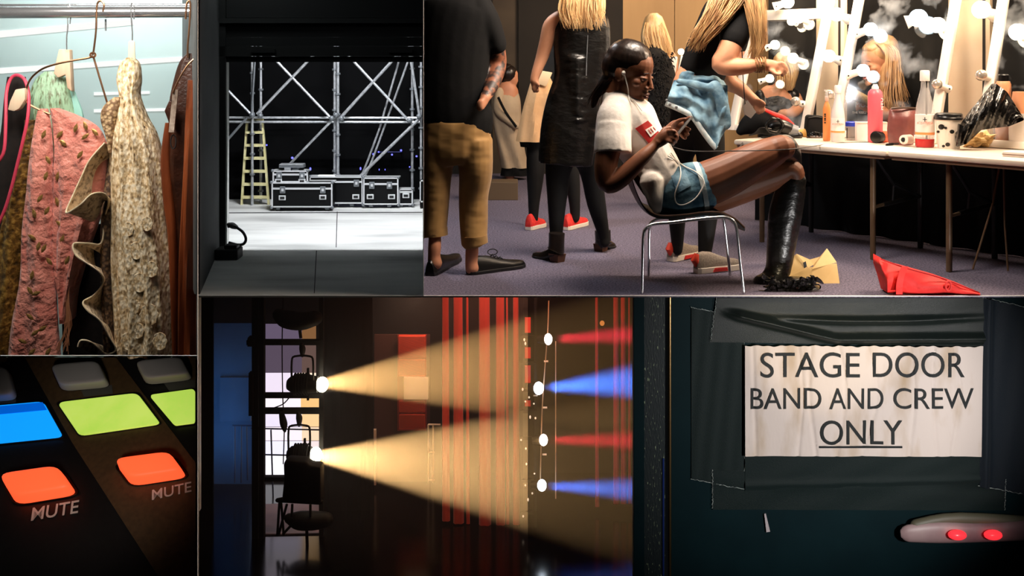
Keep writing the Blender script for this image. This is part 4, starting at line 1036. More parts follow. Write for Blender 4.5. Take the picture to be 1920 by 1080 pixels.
def head(g, c, size, yaw=0, pitch=0, roll=0, jaw=1.0, nose=1.0, lips=1.0):
    M = Matrix.Rotation(math.radians(yaw), 3, 'Z') @ Matrix.Rotation(math.radians(pitch), 3, 'Y') @ Matrix.Rotation(math.radians(roll), 3, 'X')
    c = Vector(c)
    def E(x, y, z, a, b, cc, rot=None):
        R = M if rot is None else M @ Euler([math.radians(k) for k in rot]).to_matrix()
        g.ell(c+M @ Vector((x, y, z))*size, (a*size, b*size, cc*size), R, 26, 18)
    E(-.05, 0, .13, .41, .325, .36)
    E(.13, 0, -.10, .235, .255, .36)
    E(.20, 0, -.33, .15, .165*jaw, .12)
    E(.29, 0, -.415, .085, .095, .075)
    E(.30, 0, .085, .055, .17, .05)
    E(.02, 0, -.22, .22, .245, .2)
    for s in (-1, 1):
        E(.22, .165*s, -.09, .1, .09, .085)
        E(-.03, .325*s, -.04, .075, .03, .11, (0, -12, 0))
        E(.30, .125*s, .0, .05, .07, .035)
        E(.372, .05*s, -.155, .04*nose, .036*nose, .032*nose)
    g.tube([c+M @ Vector(p)*size for p in ((.345, 0, .06), (.372, 0, -.01), (.41, 0, -.08), (.432, 0, -.13), (.40, 0, -.165))], [k*size*nose for k in (.024, .027, .033, .041, .03)], 10, vdir=M @ Vector((0, 1, 0)))
    for s in (-1, 1): E(.325, .122*s, .004, .04, .058, .034)
    E(.37, 0, -.245, .04*lips, .085, .024*lips); E(.36, 0, -.295, .042*lips, .075, .028*lips)
    return lambda v: c+M @ Vector(v)*size, M
def eyes(root, at, M, size, skinm, lipm, closed=.4):
    for s in (-1, 1):
        g = G(); g.ell(at((.338, .122*s, -.014)), (.028*size, .046*size, .016*size), M, 12, 8)
        e = g.build('eye', MATS['eye_white'], root)
        g = G(); g.ell(at((.35, .122*s, -.015)), (.02*size, .022*size, .015*size), M, 10, 6); g.build('iris', MATS['eye_dark'], e)
        g = G(); g.tube([at(q) for q in ((.36, .07*s, -.012), (.372, .1*s, -.002), (.37, .14*s, -.004), (.345, .178*s, -.018))], .008*size, 6); g.build('eyelashes', MATS['eye_dark'], e)
        g = G(); g.tube([at((.372, .075*s, .085)), at((.375, .13*s, .10)), at((.33, .2*s, .075))], .007*size, 6); g.build('eyebrow', MATS['black_hair'], root)
    g = G(); g.ell(at((.378, 0, -.245)), (.045*size, .085*size, .026*size), M, 12, 8); g.ell(at((.374, 0, -.297)), (.045*size, .075*size, .032*size), M, 12, 8); g.build('lips', lipm, root)
def strands(g, path, n, spread, r, wob=3, end=1.0):
    for i in range(n):
        a = random.uniform(-1, 1); b = random.uniform(-1, 1)
        pts = []
        for k, p in enumerate(path):
            f = k/(len(path)-1)
            w = p[3] if len(p) > 3 else spread
            pts.append((p[0]+a*w+random.uniform(-wob, wob)*f, p[1]+random.uniform(-wob, wob)*(1 if k else 0)+(random.uniform(-8, 10) if k == len(path)-1 else 0), p[2]+px(b*w*.8, p[2])))
        q = cr(pts, 4)
        g.tube([P(*p) for p in q], [px(r*(1-.75*(k/(len(q)-1))**2), q[k][2]) for k in range(len(q))], 5)
def shoe(root, heel, toe, w, hgt, up, sole, name='shoe', sole_h=.025, heel_h=0, extra=None):
    a, b = FP(*heel), FP(*toe); t = (b-a); L = t.length; t.normalize(); s = Vector((-t.y, t.x, 0))
    sh = bpy.data.objects.new(name, None); COL.objects.link(sh); sh.parent = root; sh.location = a-worldloc(root)
    # sole
    prof = [(0, .55), (.06, .8), (.25, .85), (.5, .8), (.72, 1), (.88, .85), (.97, .5), (1, .2)]
    lo = [a+t*L*u+s*w*k+Vector((0, 0, .001+(0 if u < .6 else (u-.6)*.05*L*3*0))) for u, k in prof]+[a+t*L*u-s*w*k+Vector((0, 0, .001)) for u, k in prof[::-1]]
    z0 = Vector((0, 0, heel_h))
    G().hexa([p+z0*.0 for p in lo] if not heel_h else [p+z0*max(0, 1-((p-a).dot(t)/L)*1.7) for p in lo], [p+Vector((0, 0, sole_h))+z0*max(0, 1-((p-a).dot(t)/L)*1.7) for p in lo]).build('sole', sole, sh, smooth=False, bevel=.004)
    if heel_h:
        G().hexa([a+t*u+s*k+Vector((0, 0, .001)) for u, k in ((.0, -w*.7), (.065, -w*.75), (.065, w*.75), (.0, w*.7))], [a+t*u+s*k+Vector((0, 0, heel_h+.006)) for u, k in ((-.01, -w*.8), (.08, -w*.85), (.08, w*.85), (-.01, w*.8))]).build('heel', MATS['heel_wood'], sh, smooth=False)
    rings = []
    for u, k, h in ((.0, .5, .75), (.04, .72, 1), (.16, .78, 1.05), (.32, .76, .98), (.5, .76, .72), (.7, .9, .5), (.86, .78, .42), (.96, .45, .3), (.995, .15, .12)):
        zz = heel_h*max(0, 1-u*1.7)+sole_h*.8
        ring = []
        for j in range(12):
            q = math.pi*j/11
            ring.append(a+t*L*u+s*w*k*math.cos(q)*(1-.25*math.sin(q)*(1 if u < .4 else 0))+Vector((0, 0, zz+hgt*h*math.sin(q)**.8)))
        rings.append(ring)
    u = G().rings(rings).build('upper', up, sh)
    if extra: extra(sh, a, t, s, L, w, hgt)
    return sh
def trainer_extra(sh, a, t, s, L, w, hgt):
    g = G().tube([a+t*L*.06+Vector((0, 0, .04))-s*w*.6*0, a-t*.004+Vector((0, 0, hgt*.55+.03)), a+t*L*.03+Vector((0, 0, hgt*.9+.03))], [.018, .026, .016], 10, vdir=t); g.build('heel_tab', MATS['coral_shoe'], sh)
    for sd in (-1, 1):
        G().hexa([a+t*L*u+s*sd*w*k+Vector((0, 0, z)) for u, k, z in ((.3, .86, .008), (.62, .9, .008), (.6, .92, .028), (.34, .88, .03))], [a+t*L*u+s*sd*w*(k+.12)+Vector((0, 0, z)) for u, k, z in ((.3, .86, .008), (.62, .9, .008), (.6, .92, .028), (.34, .88, .03))]).build('side_panel', MATS['red_shoe'], sh, smooth=False)
    for k in range(4):
        u = .42+k*.07; hh = hgt*(.86-.1*k)
        G().tube([a+t*L*u+s*w*.4+Vector((0, 0, hh*.82+.02)), a+t*L*u+Vector((0, 0, hh+.022)), a+t*L*u-s*w*.4+Vector((0, 0, hh*.82+.02))], .005, 5).build('lace', MATS['sole_white'], sh)
CM = [(P(794.6, 0, 1), Vector((-F, 794.6-960, 0)).normalized())]
# ---------------------------------------------------------------- man in black at the left
d = 6.3
man = thing('person', 'man in black t-shirt and rolled khaki trousers standing at the left with tattooed forearm', 'person', FP(865, 512), 'people in the make-up room')
g = G()
g.limb([(866, -110, d, 30), (866, -70, d, 36), (867, -40, d, 28), (868, -15, d, 20), (868, 15, d, 34), (866, 60, d, 40)])
head(g, P(868, -62, d), px(78, d), yaw=60)
g.limb([(895, 25, d, 22), (917, 50, d, 21), (928, 90, d+.03, 19), (933, 120, d+.05, 17), (926, 150, d-.02, 15), (916, 172, d-.1, 12), (908, 185, d-.15, 10)])
for k, (fx, fy) in enumerate(((896, 190), (894, 196), (895, 202), (898, 207))):
    g.limb([(908, 186+k*4, d-.16, 4), ((908+fx)/2, (186+fy)/2+2+k*2, d-.19, 3.6), (fx, fy, d-.18, 3)], n=8)
g.limb([(908, 186, d-.15, 10, 6), (904, 195, d-.17, 9, 6)])
for x, y in ((888, 440), (818, 430)):
    dd = FP(0, 514 if x > 850 else 515).y
    g.limb([(x-2, y-30, dd+.04, 10), (x-2, y, dd+.03, 11), (x-3, y+30, dd, 12.5), (x-4, y+50, dd, 12), (x-2, y+64, dd, 14)])
g.limb([(862, 100, d, 55, 36), (858, 250, d, 52, 34), (885, 290, d, 24), (890, 390, d+.03, 12), (884, 450, d, 12)])
g.limb([(850, 250, d, 40, 30), (822, 300, d, 22), (820, 380, d, 12), (815, 440, d, 12)])
b = g.build('body', [MATS['skin_mid'], MATS['tattoo_skin']], man, voxel=.010, clip=CM)
w = worldloc(man)
for p in b.data.polygons:
    c = p.center+w; sx = 960+F*c.x/c.y; sy = HZ-(c.z-H)*F/c.y
    if 904 < sx < 960 and 78 < sy < 178: p.material_index = 1
g = G()
g.limb([(866, -16, d, 24, 20), (866, 0, d, 50, 34), (862, 20, d, 74, 42), (852, 70, d, 72, 46), (846, 140, d, 71, 46), (846, 200, d, 74, 46), (850, 235, d, 74, 44), (838, 262, d, 55, 40)])
g.limb([(893, 12, d, 30, 32), (912, 40, d, 26, 30), (924, 70, d+.02, 23, 28), (929, 86, d+.03, 22, 26)])
g.build('t_shirt', MATS['black_cotton'], man, voxel=.012, sm=4, clip=CM)
g = G()
g.limb([(850, 225, d, 72, 45), (848, 262, d, 72, 46), (850, 292, d, 69, 42), (852, 308, d, 50, 34)], dome=False)
g.limb([(888, 262, d, 36, 40), (892, 320, d, 32, 34), (888, 365, d+.03, 28, 30), (888, 410, d+.03, 27, 28), (889, 448, d, 25, 26), (890, 456, d, 25, 26)], dome=False)
g.limb([(820, 270, d, 38, 40), (816, 330, d, 31, 34), (815, 385, d, 27, 29), (813, 430, d, 25, 27), (814, 440, d, 25, 27)], dome=False)
for i in range(0):
    cx = 889 if i % 2 else 816; y = random.uniform(300, 400)
    g.limb([(cx-26, y+random.uniform(-9, 9), d-.03, 3), (cx, y+random.uniform(-9, 9), d-.115, 4), (cx+26, y+random.uniform(-9, 9), d-.03, 3)], n=6, sub=3)
g.build('trousers', MATS['khaki'], man, voxel=.009, sm=4, clip=CM)
for x, y, dd in ((889, 449, d), (814, 434, d)):
    g = G(); g.limb([(x, y-8, dd, 25, 26), (x+1, y+7, dd, 25, 26)], dome=False); g.build('rolled_cuff', MATS['khaki'], man, clip=CM)
g = G(); g.ell(P(866, -76, d+.02), [px(k, d) for k in (31, 32, 29)]); g.build('hair', MATS['black_hair'], man)
def lace_extra(sh, a, t, s, L, w, hgt):
    for k in range(3):
        u = .42+k*.07; hh = hgt*(.95-.12*k)
        G().tube([a+t*L*u+s*w*.4+Vector((0, 0, hh*.82+.02)), a+t*L*u+Vector((0, 0, hh+.02)), a+t*L*u-s*w*.4+Vector((0, 0, hh*.82+.02))], .004, 5).build('lace', MATS['black_shoe'], sh)
    c = a+t*L*.42+Vector((0, 0, hgt*1.0+.03))
    G().tube([c+Vector((.03*math.cos(q), 0, .018*math.sin(q))) for q in [i*.7 for i in range(9)]], .003, 5, closed=True).build('lace_bow', MATS['black_shoe'], sh)
shoe(man, (878, 515), (984, 500), .052, .085, MATS['black_shoe'], MATS['shoe_black'], sole_h=.02, extra=lace_extra)
shoe(man, (806, 518), (860, 486), .05, .085, MATS['black_shoe'], MATS['shoe_black'], sole_h=.02)
# ---------------------------------------------------------------- woman in the black leather dress
d = 6.75
wo = thing('person', 'blonde woman in sleeveless black leather dress and ankle boots seen from behind', 'person', FP(1080, 480), 'people in the make-up room')
g = G()
head(g, P(1092, -12, d), px(72, d), yaw=60)
g.limb([(1092, 5, d, 18), (1090, 24, d, 17), (1088, 40, d, 36, 24), (1088, 100, d, 44, 28), (1084, 170, d, 38, 27), (1070, 230, d, 46, 32), (1048, 310, d, 26), (1045, 360, d, 20), (1043, 430, d, 13), (1043, 470, d, 11)])
g.limb([(1070, 250, d, 36, 30), (1104, 310, d+.1, 22), (1118, 380, d+.15, 18), (1132, 440, d+.2, 11), (1134, 455, d+.2, 10)])
g.limb([(1052, 36, d, 18), (1033, 48, d, 15), (1025, 78, d, 14), (1016, 108, d, 12), (1006, 135, d-.02, 9.5), (1001, 152, d-.03, 8)])
for k in range(4): g.limb([(1000+k*2, 154, d-.03, 3.5), (999+k*3, 164, d-.03, 3.2), (1000+k*3, 172, d-.02, 2.6)], n=8)
g.limb([(1001, 150, d-.03, 8, 5), (1003, 158, d-.03, 8, 5)]); g.limb([(1005, 152, d-.04, 4), (1011, 160, d-.05, 3)], n=8)
b = g.build('body', [MATS['skin_fair'], MATS['black_legging']], wo, voxel=.009)
w = worldloc(wo)
for p in b.data.polygons:
    c = p.center+w
    if HZ-(c.z-H)*F/c.y > 240: p.material_index = 1
g = G()
g.limb([(1090, 20, d, 30, 20), (1090, 34, d, 50, 30), (1091, 70, d, 54, 36), (1090, 110, d, 52, 36), (1086, 150, d, 48, 35), (1077, 195, d, 53, 38), (1068, 240, d, 54, 40), (1062, 285, d, 52, 40), (1060, 308, d, 51, 40)], dome=False)
for i in range(22):
    y = random.uniform(110, 230); s = random.uniform(-12, 12)
    g.limb([(1052, y+s, d-.06, 2.5), (1082, y, d-.135, 3.5), (1122, y-s, d-.06, 2.5)], n=6, sub=3)
g.build('leather_dress', MATS['black_leather'], wo, voxel=.010, sm=4)
G().ptube([(1102, 66, d-.135), (1100, 110, d-.135), (1099, 142, d-.14)], r=1, n=6).build('zip', MATS['alu_dull'], wo)
g = G(); strands(g, [(1094, -45, d-.03, 30), (1092, -10, d-.07, 38), (1090, 20, d-.09, 42), (1096, 46, d-.10, 38)], 340, 40, .9, 7)
g.limb([(1094, -42, d-.02, 36, 30), (1092, 0, d-.04, 44, 34), (1092, 28, d-.06, 42, 28), (1098, 44, d-.07, 34, 20), (1104, 54, d-.08, 14, 10)]); stuff(g.build('hair', MATS['blonde'], wo))
for hx, hy, tx, ty, top in ((1052, 492, 1000, 481, 437), (1122, 472, 1150, 462, 432)):
    sh = shoe(wo, (hx, hy), (tx, ty), .042, .06, MATS['boot_leather'], MATS['shoe_black'], 'ankle_boot', .012, .045)
    dd = FP(hx, hy).y; k = 1 if tx > hx else -1
    g = G(); g.limb([(hx+k*8, top, dd+.02, 15, 15), (hx+k*9, (top+hy)/2, dd+.02, 15, 16), (hx+k*10, hy-22, dd+.02, 17, 17)], dome=False); g.build('boot_shaft', MATS['boot_leather'], sh)
# ---------------------------------------------------------------- person in tan skirt and red trainers
d = 7.9
pe = thing('person', 'person in tan canvas skirt, black leggings and red trainers half hidden behind the leather dress', 'person', FP(1035, 432), 'people in the make-up room')
g = G()
head(g, P(1078, 20, d), px(56, d), yaw=60)
g.limb([(1076, 40, d, 14), (1072, 62, d, 34, 20), (1040, 130, d, 26, 16), (1014, 180, d, 22, 14), (1005, 260, d, 17), (1004, 320, d, 17), (1001, 380, d, 11), (1000, 412, d, 9)])
g.limb([(1022, 190, d, 20, 14), (1058, 270, d, 18), (1072, 330, d, 15), (1078, 390, d, 10), (1078, 410, d, 9)])
g.build('body', MATS['black_legging'], pe, voxel=.010)
rows = [(133, 1000, 1034), (160, 993, 1040), (205, 980, 1044), (264, 967, 1046)]
g = G(); garment(g, rows, d, 34, 3, .1); g.build('canvas_skirt', MATS['tan_canvas'], pe)
rows = [(128, 1004, 1036), (150, 994, 1037), (156, 996, 1034)]
G().pprism([(999, 130), (1036, 136), (1024, 163), (1004, 156), (995, 153)], d-.14, .02).build('pocket_flap', MATS['pale_canvas'], pe, bevel=.006)
rows = [(255, 972, 1040), (275, 976, 1040)]
g = G(); garment(g, rows, d+.02, 18, 2, .1); g.build('black_underskirt', MATS['black_cotton'], pe)
shoe(pe, (990, 432), (1020, 424), .045, .09, MATS['red_shoe'], MATS['sole_white'], 'trainer', .03)
shoe(pe, (1060, 432), (1100, 421), .045, .09, MATS['red_shoe'], MATS['sole_white'], 'trainer', .03)
# ---------------------------------------------------------------- person in trench coat far back
d = 11.0
tc_ = thing('person', 'dark haired person in long beige coat far back between the man and the leather dress', 'person', FP(955, 336), 'people in the make-up room')
g = G(); head(g, P(958, 144, d), px(36, d), yaw=-20, pitch=10)
g.limb([(955, 155, d, 9), (952, 168, d, 20, 14), (952, 220, d, 22, 16), (955, 280, d, 22, 16), (956, 320, d, 12), (956, 334, d, 8)])
g.build('body', MATS['skin_mid'], tc_, voxel=.012)
g = G(); g.ell(P(953, 138, d), (px(17, d), px(16, d), px(17, d))); g.limb([(950, 130, d, 13), (946, 150, d, 8)]); g.build('hair', MATS['black_hair'], tc_)
rows = [(155, 946, 966), (168, 928, 970), (190, 921, 976), (230, 924, 978), (280, 934, 984), (314, 940, 992)]
g = G(); garment(g, rows, d, 20, 2, .15); g.build('long_coat', MATS['trench_beige'], tc_)
g = G(); g.limb([(936, 172, d-.06, 9), (934, 205, d-.1, 9), (950, 222, d-.14, 8), (968, 236, d-.14, 7)]); g.build('coat_sleeve', MATS['trench_beige'], tc_)
G().ptube([(934, 182, d-.17), (948, 210, d-.18), (968, 238, d-.18)], r=2.4).build('shoulder_strap', MATS['black_cotton'], tc_)
g = G(); garment(g, [(305, 942, 992), (329, 938, 992)], d, 18, 2, .1); g.build('dark_skirt', MATS['black_cotton'], tc_)
# ---------------------------------------------------------------- blonde woman beyond the seated woman
d = 9.2
bl = thing('person', 'woman with long straight blonde hair and bare shoulders beyond the seated woman', 'person', FP(1245, 384), 'people in the make-up room')
g = G(); head(g, P(1226, 62, d), px(50, d), yaw=70)
g.limb([(1228, 80, d, 10), (1230, 98, d, 11), (1238, 112, d, 32, 18), (1242, 150, d, 28, 18), (1240, 210, d, 26, 18), (1232, 280, d, 15), (1232, 340, d, 11), (1232, 380, d, 9)])
g.limb([(1244, 220, d, 18), (1252, 290, d, 14), (1254, 340, d, 11), (1254, 380, d, 9)])
b = g.build('body', [MATS['skin_fair'], MATS['black_legging']], bl, voxel=.011); w = worldloc(bl)
for p in b.data.polygons:
    if (p.center+w).z < H-px(70, d): p.material_index = 1
g = G(); g.limb([(1226, 42, d-.02, 20, 18), (1228, 70, d-.03, 27, 20), (1236, 96, d-.05, 26, 12), (1246, 112, d-.05, 12, 6)])
strands(g, [(1226, 42, d-.03, 16), (1230, 70, d-.08, 24), (1240, 100, d-.09, 22), (1250, 115, d-.09, 12)], 260, 24, .55, 4); stuff(g.build('hair', MATS['blonde'], bl))
G().pprism([(1240, 112), (1272, 105), (1268, 134), (1258, 160), (1248, 150)], d-.16, .1).build('white_top', MATS['white_cotton'], bl, bevel=.02)
g = G()
g.limb([(1220, 96, d-.12, 14), (1234, 115, d-.16, 22, 18), (1246, 150, d-.16, 22, 18), (1240, 190, d-.16, 24, 18), (1238, 240, d-.14, 24, 16)])
for i in range(420):
    y = random.uniform(98, 236); x = 1240+random.uniform(-23, 23); dd = d-.13-.11*math.sqrt(max(0, 1-((x-1240)/24)**2)); a, c = random.uniform(-7, 7), random.uniform(-3, 8)
    g.tube([P(x, y, dd), P(x+a*.6, y+c*.6, dd-.02), P(x+a, y+c+3, dd-.015)], [.006, .005, .001], 4)
stuff(g.build('black_fur', mat('black_fur', (14, 12, 11), (26, 22, 19), scale=60, rough=1), bl))
# ---------------------------------------------------------------- make-up artist with denim shirt round her waist
d = 6.55
ma = thing('person', 'make-up artist with long blonde hair, denim shirt tied round her waist and bright trainers', 'person', FP(1305, 500), 'people in the make-up room')
g = G()
head(g, P(1400, -34, d), px(76, d), yaw=10, pitch=35)
g.limb([(1388, -12, d, 18), (1378, 8, d, 20), (1362, 36, d, 46, 30), (1338, 82, d, 44, 30), (1318, 126, d, 40, 30), (1306, 170, d, 48, 36), (1300, 220, d, 44, 36), (1276, 290, d+.05, 25), (1270, 380, d+.08, 19), (1270, 450, d+.1, 12), (1270, 470, d+.1, 10)])
g.limb([(1315, 215, d, 42, 36), (1332, 290, d-.08, 27), (1328, 390, d-.1, 20), (1322, 470, d-.12, 13), (1320, 490, d-.12, 11)])
# near arm, bent
g.limb([(1384, 48, d-.12, 24), (1374, 76, d-.16, 22), (1362, 104, d-.18, 21), (1352, 120, d-.18, 19), (1372, 125, d-.2, 17.5), (1400, 124, d-.2, 15), (1424, 121, d-.2, 11), (1436, 122, d-.2, 10)])
g.limb([(1434, 121, d-.2, 11, 8), (1448, 124, d-.2, 12, 8), (1458, 128, d-.2, 10, 7)])
for (a1, a2, a3) in (((1456, 120), (1467, 118), (1474, 124)), ((1458, 125), (1470, 124), (1476, 131)), ((1458, 130), (1469, 131), (1473, 137)), ((1456, 134), (1465, 137), (1467, 142))):
    g.limb([(a1[0], a1[1], d-.2, 4.4), (a2[0], a2[1], d-.22, 4), (a3[0], a3[1], d-.2, 3.2)], n=8)
g.limb([(1446, 132, d-.22, 4.5), (1456, 139, d-.24, 4), (1462, 139, d-.24, 3)], n=8)
# far arm
g.limb([(1376, 90, d+.14, 22), (1362, 130, d+.14, 19), (1366, 152, d+.12, 17), (1385, 164, d+.12, 14), (1402, 178, d+.12, 11), (1412, 186, d+.12, 9)])
g.limb([(1410, 184, d+.12, 10, 7), (1420, 194, d+.12, 10, 7)])
for (a2, a3) in (((1430, 198), (1433, 207)), ((1427, 203), (1429, 211)), ((1422, 206), (1423, 213)), ((1416, 204), (1415, 211))):
    g.limb([(1420, 196, d+.12, 4.4), (a2[0], a2[1], d+.1, 3.8), (a3[0], a3[1], d+.1, 3)], n=8)
g.limb([(1418, 188, d+.1, 4.4), (1428, 190, d+.08, 3.6), (1434, 196, d+.08, 3)], n=8)
b = g.build('body', [MATS['skin_fair'], MATS['black_legging']], ma, voxel=.0075); w = worldloc(ma)
for p in b.data.polygons:
    c = p.center+w; sx = 960+F*c.x/c.y; sy = HZ-(c.z-H)*F/c.y
    if sy > 188 and sx < 1372: p.material_index = 1
g = G()
g.limb([(1384, 4, d, 24, 22), (1370, 26, d, 50, 34), (1350, 62, d, 49, 35), (1330, 100, d, 46, 35), (1316, 138, d, 44, 36)])
g.limb([(1386, 36, d-.09, 30), (1380, 56, d-.13, 29), (1375, 74, d-.16, 27)]); g.limb([(1384, 50, d+.12, 26), (1374, 86, d+.14, 26)])
g.build('black_t_shirt', MATS['black_cotton'], ma, voxel=.010, sm=4)
g = G()
rows = [(126, 1274, 1328), (140, 1270, 1346), (158, 1262, 1360), (180, 1254, 1364), (198, 1250, 1366)]
garment(g, rows, d-.0, 44, 4, .10, n=70, sub=10, hamp=.09, hfreq=24)
dn = g.build('denim_shirt', MATS['denim'], ma)
g = G()
def flap(u, v):
    q = quad([(1250, 172), (1366, 172), (1352, 262), (1310, 240)], u, v)
    a = Vector((1248, 196))*(1-u)+Vector((1364, 172))*u; bb = Vector((1248, 198))*(1-u)**1+Vector((1364, 240))*u
    lo = [(1248, 197), (1276, 208), (1298, 221), (1316, 246), (1332, 268), (1343, 280), (1352, 258), (1366, 236)]
    k = u*(len(lo)-1); i = min(int(k), len(lo)-2); f = k-i
    L = Vector(lo[i])*(1-f)+Vector(lo[i+1])*f; T = Vector((1264+100*u, 150+10*u))
    q = T*(1-v)+L*v
    return P(q.x, q.y, d-.135-.075*min(1, v*2.2)+.012*math.sin(u*15+v*6)+.007*math.sin(u*29-v*5)+.008*math.sin(v*17+u*9))
g.slab(flap, 90, 30, (0, .012, 0)); g.build('shirt_tail', MATS['denim'], dn)
lo = cr([(1248, 194), (1276, 206), (1298, 219), (1316, 244), (1332, 266), (1343, 278)], 5)
G().tube([P(a, c, d-.218+.0*i) for i, (a, c) in enumerate(lo)], [px(5.0, d)]*len(lo), 8, b=.006).build('shirt_hem', MATS['denim_pale'], dn)
g = G(); g.limb([(1340, 162, d-.20, 13, 8), (1350, 182, d-.21, 12, 6), (1356, 205, d-.21, 13, 5), (1361, 234, d-.205, 11, 4)]); g.limb([(1272, 152, d-.16, 5, 4), (1300, 158, d-.185, 8, 5), (1326, 164, d-.20, 8, 6), (1344, 168, d-.205, 10, 7)]); g.build('tied_sleeve', MATS['denim'], dn, voxel=.007, sm=4)
for x, y in ((1256, 196), (1268, 201), (1250, 188)):
    g = G(); g.ell(P(x, y, d-.228), (.009, .004, .009), nu=10, nv=6); g.build('button', MATS['alu_dull'], dn)
g = G()
strands(g, [(1388, -60, d-.05, 26), (1372, -15, d-.12, 36), (1346, 30, d-.17, 28), (1318, 66, d-.19, 16), (1304, 84, d-.18, 12)], 380, 30, .8, 7)
strands(g, [(1400, -55, d-.08, 20), (1412, -8, d-.16, 20), (1420, 40, d-.2, 15), (1422, 80, d-.2, 11), (1412, 104, d-.2, 9)], 280, 18, .75, 7)
g.limb([(1394, -68, d-.02, 34, 34), (1376, -20, d-.06, 42, 34), (1350, 26, d-.13, 30, 16), (1318, 66, d-.17, 12, 6)])
g.limb([(1404, -50, d-.05, 30, 20), (1414, 10, d-.14, 18, 10), (1420, 60, d-.18, 12, 6), (1414, 96, d-.18, 5)])
stuff(g.build('hair', MATS['honey_hair'], ma))
mat('bracelet', (120, 80, 60), (190, 150, 100), scale=120, rough=.4, metal=.3)
for k in range(5):
    x = 1417+k*4; g = G()
    g.tube([P(x+1.5*math.sin(a*2+k)+2*math.cos(a), 121.5+14*math.sin(a), d-.2-px(14, d)*math.cos(a)) for a in [i*2*math.pi/18 for i in range(18)]], px(1.7, d), 6, closed=True); g.build('bracelet', MATS['bracelet'], ma)
shoe(ma, (1256, 491), (1312, 478), .045, .095, MATS['grey_mesh'], MATS['sole_white'], 'trainer', .035, extra=trainer_extra)
shoe(ma, (1304, 513), (1388, 504), .045, .095, MATS['grey_mesh'], MATS['sole_white'], 'trainer', .035, extra=trainer_extra)
# ---------------------------------------------------------------- seated woman with phone
d = 5.98
se = thing('person', 'seated woman in white t-shirt, denim shorts and tall black boots looking at her phone', 'person', P(1270, 400, d), 'people in the make-up room')
HS = px(116, d)
g = G()
at, M = head(g, P(1181, 136, d), HS, yaw=-32, pitch=16, roll=0, lips=1.25, nose=1.05)
g.limb([(1160, 150, d+.01, 24, 24), (1152, 176, d+.01, 23, 23), (1152, 198, d+.01, 27, 26), (1172, 225, d, 48, 40), (1205, 275, d, 46, 42), (1240, 340, d, 42, 44), (1268, 362, d, 40, 44)])
# near arm
g.limb([(1148, 236, d-.13, 24), (1143, 270, d-.16, 23), (1136, 310, d-.18, 22), (1139, 342, d-.19, 20), (1158, 338, d-.21, 18.5), (1182, 318, d-.22, 17), (1206, 294, d-.22, 14), (1226, 274, d-.2, 10), (1234, 266, d-.2, 9.5)])
g.limb([(1232, 268, d-.2, 11, 8), (1244, 258, d-.2, 13.5, 8), (1254, 252, d-.2, 12, 7)])
for f in (((1254, 246), (1264, 246), (1270, 254)), ((1256, 251), (1266, 253), (1270, 260)), ((1254, 257), (1263, 260), (1267, 266)), ((1250, 263), (1258, 266), (1262, 271))):
    g.limb([(f[0][0], f[0][1], d-.21, 4.6), (f[1][0], f[1][1], d-.24, 4.2), (f[2][0], f[2][1], d-.2, 3.4)], n=8)
g.limb([(1240, 252, d-.17, 5.2), (1246, 242, d-.15, 4.6), (1256, 239, d-.13, 3.6)], n=8)
# far arm and hand
g.limb([(1196, 226, d+.18, 26), (1210, 270, d+.2, 20), (1226, 285, d+.16, 16), (1244, 262, d+.08, 12), (1256, 244, d+.02, 10)])
g.limb([(1254, 246, d, 11, 8), (1266, 237, d-.02, 12, 8), (1274, 234, d-.03, 10, 7)])
for f in (((1274, 228), (1284, 225), (1294, 220)), ((1276, 236), (1286, 240), (1293, 243)), ((1276, 242), (1285, 248), (1290, 252)), ((1274, 248), (1281, 256), (1285, 259))):
    g.limb([(f[0][0], f[0][1], d-.03, 4.6), (f[1][0], f[1][1], d-.02, 4.2), (f[2][0], f[2][1], d-.05, 3.4)], n=8)
g.limb([(1262, 236, d-.05, 5), (1272, 227, d-.08, 4.4), (1284, 223, d-.1, 3.4)], n=8)
# legs: crossed
g.limb([(1268, 362, d-.04, 42, 34), (1310, 350, d-.06, 43, 34), (1360, 330, d-.06, 41, 32), (1412, 303, d-.05, 35, 30), (1448, 285, d-.03, 29, 26), (1470, 277, d-.02, 23, 22), (1482, 292, d+.14, 16, 18), (1480, 340, d+.34, 17), (1470, 420, d+.5, 14), (1462, 490, d+.56, 9)])
g.limb([(1268, 372, d+.12, 38, 30), (1330, 366, d+.12, 36, 30), (1400, 345, d+.12, 33, 28), (1452, 328, d+.11, 28, 26), (1482, 320, d+.1, 24, 24), (1488, 345, d+.1, 19, 20), (1472, 400, d+.1, 24, 22), (1466, 450, d+.1, 20, 20), (1460, 505, d+.1, 13, 13)])
g.build('body', MATS['skin_dark'], se, voxel=.0046, sm=3)
eyes(se, at, M, HS, MATS['skin_dark'], MATS['lip_dark'])
g = G()
g.limb([(1154, 189, d, 30, 28), (1164, 200, d, 40, 36), (1176, 222, d, 53, 44), (1194, 256, d, 50, 45), (1216, 292, d, 47, 46), (1238, 328, d, 44, 47), (1252, 350, d, 40, 46)])
g.limb([(1150, 236, d-.115, 33, 30), (1149.5, 250, d-.13, 34, 30), (1149, 266, d-.15, 35, 30), (1149, 287, d-.165, 36, 30)], dome=False)
g.limb([(1160, 200, d-.05, 30), (1152, 220, d-.09, 33, 31), (1150, 246, d-.12, 34, 30)])
g.limb([(1186, 214, d+.14, 28, 28), (1204, 252, d+.2, 28, 28)])
g.limb([(1222, 340, d-.12, 24, 20), (1228, 372, d-.14, 16, 14), (1232, 394, d-.14, 9, 8)])
